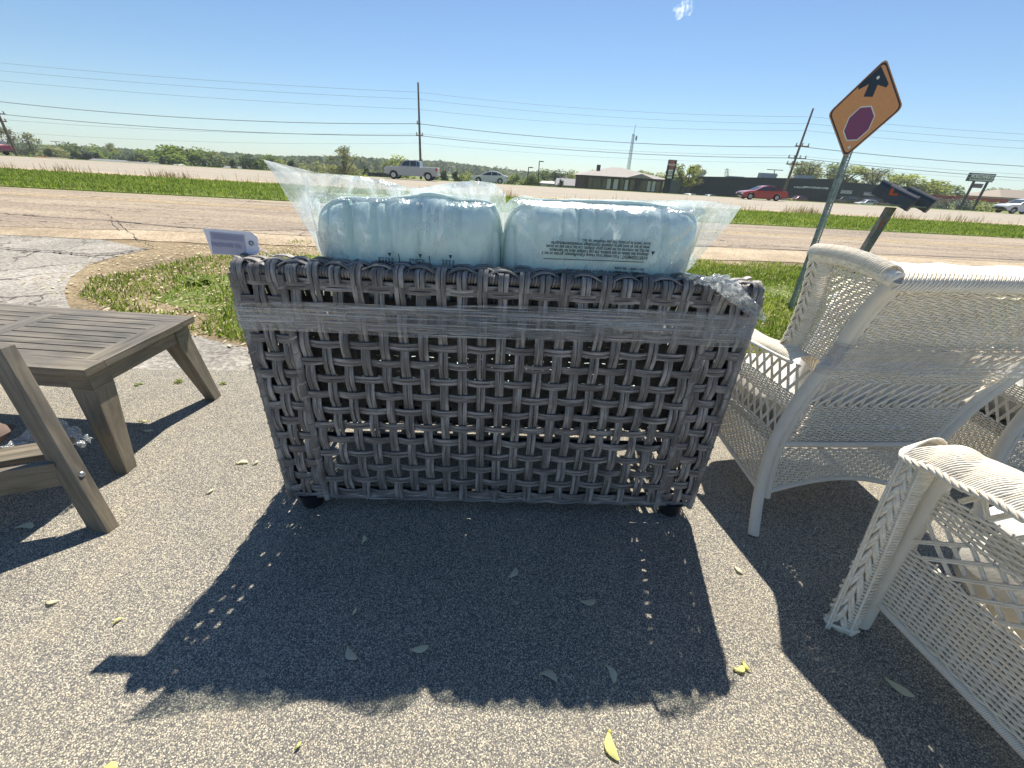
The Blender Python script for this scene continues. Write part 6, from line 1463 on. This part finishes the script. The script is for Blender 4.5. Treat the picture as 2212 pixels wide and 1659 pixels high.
tr = [('lacy', 16, 283, 150, 34, 'thin half-bare tree behind the left utility pole'), ('lacy', 54, 294, 152, 24, 'second half-bare tree right of the left utility pole'),
 ('round_green2', 84, 325, 150, 44, 'rounded green tree just right of the left utility pole'), ('cone_dark', 103, 324, 146, 20, 'dark pointed conifer, first from the left'),
 ('round_olive', 128, 319, 152, 46, 'yellowish tree between the first dark conifers'), ('round_green', 160, 309, 175, 40, 'tall tree crown above the long grey trailer'), ('cone_dark', 162, 331, 140, 26, 'dark conifer at the left end of the long grey trailer'),
 ('cone_dark', 184, 328, 142, 30, 'broad blue-green conifer behind the long grey trailer'), ('cone_dark', 208, 333, 138, 20, 'small dark conifer right of the broad blue-green one'), ('round_green', 232, 327, 150, 36, 'green tree behind the right end of the long grey trailer'),
 ('lacy', 237, 315, 165, 22, 'airy pale tree poking above the left treeline'), ('round_dark', 258, 335, 142, 22, 'dark bushy tree between two trailers'), ('round_dark', 279, 331, 150, 22, 'dark round tree over the pale trailer'), ('plum', 302, 335, 145, 20, 'purple-leaved tree left of the big rounded tree'),
 ('round_green2', 347, 309, 148, 62, 'biggest rounded green tree of the left treeline'), ('round_green', 384, 315, 156, 44, 'large green tree leaning right of the biggest one'), ('cone_dark', 350, 342, 136, 16, 'small dark conifer in front of the biggest rounded tree'), ('bush_lime', 393, 347, 136, 24, 'yellow-green bush below the large green tree'),
 ('cone_dark', 415, 338, 140, 20, 'dark conifer right of the yellow-green bush'), ('round_green', 428, 322, 160, 40, 'mid-sized green tree left of centre of the treeline'), ('round_olive', 458, 330, 165, 34, 'olive tree in the middle of the left treeline'), ('cone_dark', 439, 345, 138, 16, 'short dark conifer below the olive tree'),
 ('round_green', 488, 335, 160, 36, 'green tree left of the grey roofed cabin'), ('cone_dark', 502, 348, 140, 18, 'dark conifer beside the grey roofed cabin'), ('round_dark', 533, 336, 155, 26, 'dark green tree right of the cabin'), ('round_green2', 572, 331, 158, 38, 'rounded tree just left of the bag peak'), ('cone_dark', 553, 352, 140, 14, 'little conifer left of the bag peak'),
 ('round_lime', 600, 348, 150, 30, 'light green tree behind the bag peak'), ('cone_dark', 629, 350, 150, 20, 'dark conifer right of the bag peak'), ('round_lime', 668, 352, 150, 36, 'light green tree above the plastic bag'),
 ('lacy', 739, 325, 130, 42, 'tall airy bare-branched tree above the plastic bag'), ('round_olive', 715, 358, 140, 36, 'greyish bushy tree left of the airy tree'), ('round_olive', 765, 356, 140, 30, 'greyish bushy tree right of the airy tree'),
 ('cone_dark', 790, 362, 132, 16, 'dark conifer left of the pickup'), ('bush_lime', 812, 363, 132, 38, 'bright yellow-green shrub left of the pickup'), ('round_lime', 866, 341, 160, 42, 'light green tree just above the pickup cab'), ('lacy', 832, 356, 160, 24, 'olive tree between the shrub and the pickup'),
 ('cone_dark', 958, 372, 130, 24, 'broad dark conifer right of the pickup'), ('cone_dark', 984, 374, 132, 20, 'second conifer right of the pickup'), ('round_lime', 1005, 372, 134, 20, 'pale green tree left of the white sedan'), ('round_green', 940, 362, 165, 30, 'green tree behind the pickup tail'),
 ('round_green', 1080, 368, 180, 30, 'low tree above the roof of the white sedan'), ('round_green2', 1108, 372, 170, 26, 'rounded tree right of the white sedan'), ('bush_dark', 1122, 393, 130, 14, 'small dark bush right of the white sedan'), ('round_green2', 1150, 372, 130, 30, 'tree behind the two lamp posts'), ('round_green', 1178, 366, 150, 34, 'green tree right of the taller lamp post'),
 ('round_dark', 1205, 368, 140, 24, 'very dark round tree left of the office'), ('round_lime', 1232, 370, 160, 24, 'light tree left of the office roof'), ('round_olive', 1254, 374, 165, 26, 'olive tree behind the office roof edge'), ('lacy', 1284, 370, 200, 30, 'thin tree behind the left slope of the office roof'), ('cone_dark', 1212, 390, 118, 16, 'dark conifer between the sheds'),
 ('lacy_lime', 1398, 368, 125, 22, 'airy tree right of the office roof'), ('round_lime', 1420, 375, 120, 30, 'light green tree behind the pylon sign'), ('lacy_lime', 1482, 352, 108, 34, 'airy green tree right of the pylon sign'), ('lacy', 1503, 362, 112, 24, 'airy tree at the left end of the dark store'),
 ('lacy_lime', 1762, 348, 150, 60, 'broad pale tree above the dark store, left of the sign post'), ('lacy_lime', 1745, 362, 150, 36, 'lower pale tree beside the broad pale one'), ('lacy_lime', 1840, 352, 150, 44, 'pale tree above the store just right of the sign post'), ('round_lime', 1815, 362, 150, 30, 'pale tree behind the sign post'),
 ('lacy_lime', 1902, 362, 145, 44, 'pale tree above the mailboxes, left'), ('lacy_lime', 1940, 372, 145, 42, 'pale tree above the mailboxes, right'), ('round_lime', 1996, 385, 140, 50, 'rounded light green tree right of the mailboxes'), ('round_lime', 2025, 393, 138, 44, 'light green tree behind the pinkish building'),
 ('round_green', 2052, 400, 140, 36, 'green tree left of the CATACLYSM sign'), ('bush_dark', 2060, 428, 108, 24, 'dark shrub under the left end of the red canopy'), ('bush_dark', 2083, 427, 106, 26, 'dark shrub at the foot of the CATACLYSM sign'), ('bush_lime', 2137, 430, 106, 24, 'pale shrub in front of the red canopy'), ('bush_dark', 2030, 437, 112, 18, 'dark shrub at the corner of the pinkish building'),
 ('round_green', 2172, 407, 175, 40, 'rounded tree above the brown hipped roof'), ('bush_lime', 1702, 424, 84, 16, 'olive shrub at the foot of the right utility pole')]
for q in tr: tree(*q)
# far wooded hill as one mass
def wood(name, prof, Yd, dep, n, leaf, label, zl=-6, s=(.9, 2.2)):
    V = []; Fc = []; UV = []
    xs_ = [p[0] for p in prof]
    for k in range(n):
        px = random.uniform(xs_[0], xs_[-1]); i = max(j for j in range(len(prof)) if prof[j][0] <= px); i = min(i, len(prof) - 2); f = (px - prof[i][0]) / (prof[i + 1][0] - prof[i][0]); py = prof[i][1] + (prof[i + 1][1] - prof[i][1]) * f + 3 * noise.noise(Vector((px * .09, 0, Yd))) + 1.5 * noise.noise(Vector((px * .3, 1, Yd)))
        y = Yd + random.uniform(0, dep); tp = Yp(px, py, Yd); z = tp.z - (random.random() ** 1.6) * (tp.z - zl); p = Vector((tp.x * y / Yd, y, z + (y - Yd) * .01))
        sz = random.uniform(*s); a = Vector((random.gauss(0, 1), random.gauss(0, 1), random.gauss(0, .7))).normalized(); b = a.orthogonal().normalized(); q = len(V)
        V += [tuple(p - a * sz), tuple(p - b * sz * .7), tuple(p + a * sz), tuple(p + b * sz * .7)]; Fc.append((q, q + 1, q + 2, q + 3)); u = min(1, max(0, random.gauss(.5, .15) + .7 * noise.noise(Vector((px * .06, z * .15, Yd))))); UV += [(u, 0)] * 4
    m = MB(); m.v = V; m.f = Fc; m.uv = UV; m.m = [0] * len(Fc); return tag(m.build(name, LEAVES[leaf], angle=180), label, 'woodland', kind='stuff')
LEAVES['haze'] = leaf_mat('leaves_hazed', (.10, .13, .09), (.16, .19, .12), (.23, .25, .16), .4)  # greyed leaf colours with the distance haze painted in
wood('far_woods', [(-150, 300), (0, 312), (60, 316), (120, 321), (200, 322), (300, 330), (400, 330), (520, 336), (620, 343), (700, 341), (800, 345), (860, 350)], 300, 60, 14000, 'haze', 'continuous far woodland behind the left treeline and trailers')
wood('far_woods', [(560, 348), (640, 343), (760, 344), (860, 349), (960, 352), (1030, 362), (1120, 374), (1200, 379)], 420, 90, 9000, 'haze', 'low wooded hill running down behind the pickup and the sedan', s=(1.4, 3))
wood('far_woods', [(1040, 378), (1200, 384), (1300, 384), (1480, 392), (1800, 412), (2230, 440)], 380, 60, 8000, 'haze', 'distant band of woodland behind the office and stores', s=(1.2, 2.6))
# dark fence by the yellow shrub
mb = MB(); a = Yp(795, 372, 128); b = Yp(850, 376, 128)
t = thing('fence', 'dark low fence below the yellow-green shrub left of the pickup', 'fence', (a.x, 128, -4)); mb.box(((a.x + b.x) / 2, 128, (a.z - 4) / 2), (b.x - a.x, .2, a.z + 4)); mb.build('fence_panel', M['navyd'], t, False)
for k in range(6): m2 = MB(); x = a.x + (b.x - a.x) * k / 5; m2.box((x, 127.8, (a.z - 3.8) / 2), (.2, .2, a.z + 4.2)); m2.build('fence_post', M['frame'], t, False)
mb = MB(); c = zc_pt(1365 * 1.0 + 0, 620, 60) if False else Yp(1703, 424, 58); 
t = thing('small_sign', 'tiny white roadside sign at the foot of the right utility pole', 'sign', (Yp(1697, 425, 57).x, 57, -.5)); c = Yp(1693, 429, 57); mb.box(c, (.45, .04, .7)); mb.build('panel', M['signwhite'], t, False); mb = MB(); mb.tube([(c.x, 57.05, -.55), (c.x, 57.05, c.z)], .03, 5); mb.build('post', M['galv'], t)

# cloud: a small real puff high up
cl = Yp(1478, 20, 900); mb = MB(); rg = random.Random(5)
mc = bpy.data.materials.new('cloud_vapour'); mc.use_nodes = True; tcl = mc.node_tree; tcl.nodes.remove(tcl.nodes['Principled BSDF'])
pvn = tcl.nodes.new('ShaderNodeVolumePrincipled'); pvn.inputs['Color'].default_value = (1, 1, 1, 1); pvn.inputs['Anisotropy'].default_value = .55
dn = ramp(tcl, tnoise(tcl, coords(tcl), .11, 6, .7), [(.48, (0, 0, 0)), (.60, (1, 1, 1))]).outputs[0]; tcl.links.new(mth(tcl, 'MULTIPLY', dn, .09), pvn.inputs['Density']); tcl.links.new(pvn.outputs[0], tcl.nodes['Material Output'].inputs['Volume'])
bm = bmesh.new(); bmesh.ops.create_icosphere(bm, subdivisions=3, radius=1)
for v in bm.verts: v.co = cl + Vector((v.co.x * 15 + 3 * v.co.z, v.co.y * 8, v.co.z * 11)) * (1 + .9 * noise.noise(v.co * 1.6 + Vector((3, 1, 7))))
bm.faces.ensure_lookup_table(); mb.add([v.co.copy() for v in bm.verts], [tuple(q.index for q in f.verts) for f in bm.faces]); bm.free()
o = mb.build('cloud', mc, angle=180); o['kind'] = 'structure'

# ================================================================ MAPLE SEEDS ON THE ASPHALT
M['seed'] = leaf_mat('maple_seed', (.58, .52, .36), (.74, .69, .52), (.82, .77, .55), .3); M['seedy'] = leaf_mat('yellow_seed', (.62, .58, .18), (.72, .68, .26), (.8, .74, .3), .3)
def seed(px, py, ang, Lg, label, mat='seed', curl=.2):
    c = G(px, py, .004); mb = MB(); rows_ = []; n = 9; u = random.uniform(.2, .9)
    d = Vector((math.cos(ang), math.sin(ang), 0)); s_ = Vector((-d.y, d.x, 0))
    for i in range(n + 1):
        t_ = i / n; p = c + d * Lg * (t_ - .5) + s_ * curl * Lg * (t_ - .5) ** 2 * 2 + Vector((0, 0, .004 * math.sin(PI * t_)))
        w_ = Lg * (.05 + .17 * math.sin(PI * min(1, (t_ ** 1.4) * .95 + .05)))
        if t_ < .15: w_ = Lg * .085
        rows_.append([p - s_ * w_ + Vector((0, 0, .001)), p + Vector((0, 0, .0035)), p + s_ * w_ + Vector((0, 0, .0005))])
    mb.grid(rows_, uvf=lambda i, j: (u, 0)); mb.lathe([(0, -.002), (Lg * .09, 0), (Lg * .07, .004), (0, .005)], c - d * Lg * .46 + s_ * curl * Lg * .45, 8)
    return tag(mb.build('maple_seed', M[mat], angle=180), label, 'maple seed', 'dry maple seeds scattered on the asphalt')
for a in [(788, 1166, 1.7, .034, 'seed in the shade below the left foot of the wicker loveseat'), (1112, 1240, 1.0, .045, 'seed in the upper middle of the large shadow'), (1272, 1304, .1, .046, 'flat lying seed in the shadow, right of the middle'),
          (755, 1416, -.7, .046, 'curved seed near the left end of the row of light spots'), (907, 1405, .25, .046, 'curved seed just above the two bright light spots'), (1187, 1457, -.35, .046, 'pale seed near the lower edge of the shadow'),
          (1323, 1454, -1.25, .045, 'upright seed near the lower edge of the shadow, right of the pale one'), (767, 1322, 1.4, .02, 'very small curled seed inside the left half of the shadow'), (1316, 1612, -1.4, .055, 'large bright yellow seed at the bottom edge in the sun'),
          (524, 998, .3, .045, 'long seed in the sun right of the coffee table leg'), (554, 1000, 1.4, .028, 'short seed beside the long one right of the coffee table'), (455, 1062, 1.3, .028, 'chunky seed in the sun right of the wooden chair leg'),
          (320, 932, .05, .045, 'thin seed on the asphalt behind the coffee table leg'), (308, 911, .5, .03, 'small yellow seed behind the coffee table leg'), (58, 1136, .1, .055, 'seed in the shadow beneath the wooden chair'),
          (254, 1340, 1.1, .02, 'small yellow seed in the sun at the lower left'), (110, 1303, .2, .03, 'whitish fragment in the sun below the wooden chair shadow'), (1942, 1490, -.75, .06, 'long brown seed in the shade under the front wicker chair'),
          (1594, 1232, -1.0, .032, 'orange-brown seed at the edge of the wicker chair shadow'), (1600, 1448, .3, .034, 'yellow seed in the lit gap between the two large shadows'), (1609, 1440, -1.2, .026, 'second yellow seed in the lit gap, pointing down'),
          (240, 1655, .2, .03, 'yellow seed cut by the bottom edge at the left'), (645, 1612, 1.2, .016, 'tiny green-yellow seed near the bottom edge')]:
    seed(a[0], a[1], a[2], a[3], a[4], 'seedy' if 'yellow' in a[4] else 'seed', random.choice([-.35, .3, .4]))
for i, (px, py) in enumerate(((857, 1457), (900, 1457))): pass

# ---------------------------------------------------------------- haze
mh = bpy.data.materials.new('haze_air'); mh.use_nodes = True; th_ = mh.node_tree; th_.nodes.remove(th_.nodes['Principled BSDF']); pvh = th_.nodes.new('ShaderNodeVolumePrincipled')
pvh.inputs['Color'].default_value = (.82, .90, 1.0, 1); pvh.inputs['Density'].default_value = .00032; pvh.inputs['Anisotropy'].default_value = .2; th_.links.new(pvh.outputs[0], th_.nodes['Material Output'].inputs['Volume'])
mb = MB(); bbox(mb, -1100, 1100, -8, 1100, -12, 60); hz = mb.build('haze', mh, None, False); tag(hz, 'thin pale blue air over the far trees and buildings', 'haze', kind='stuff')
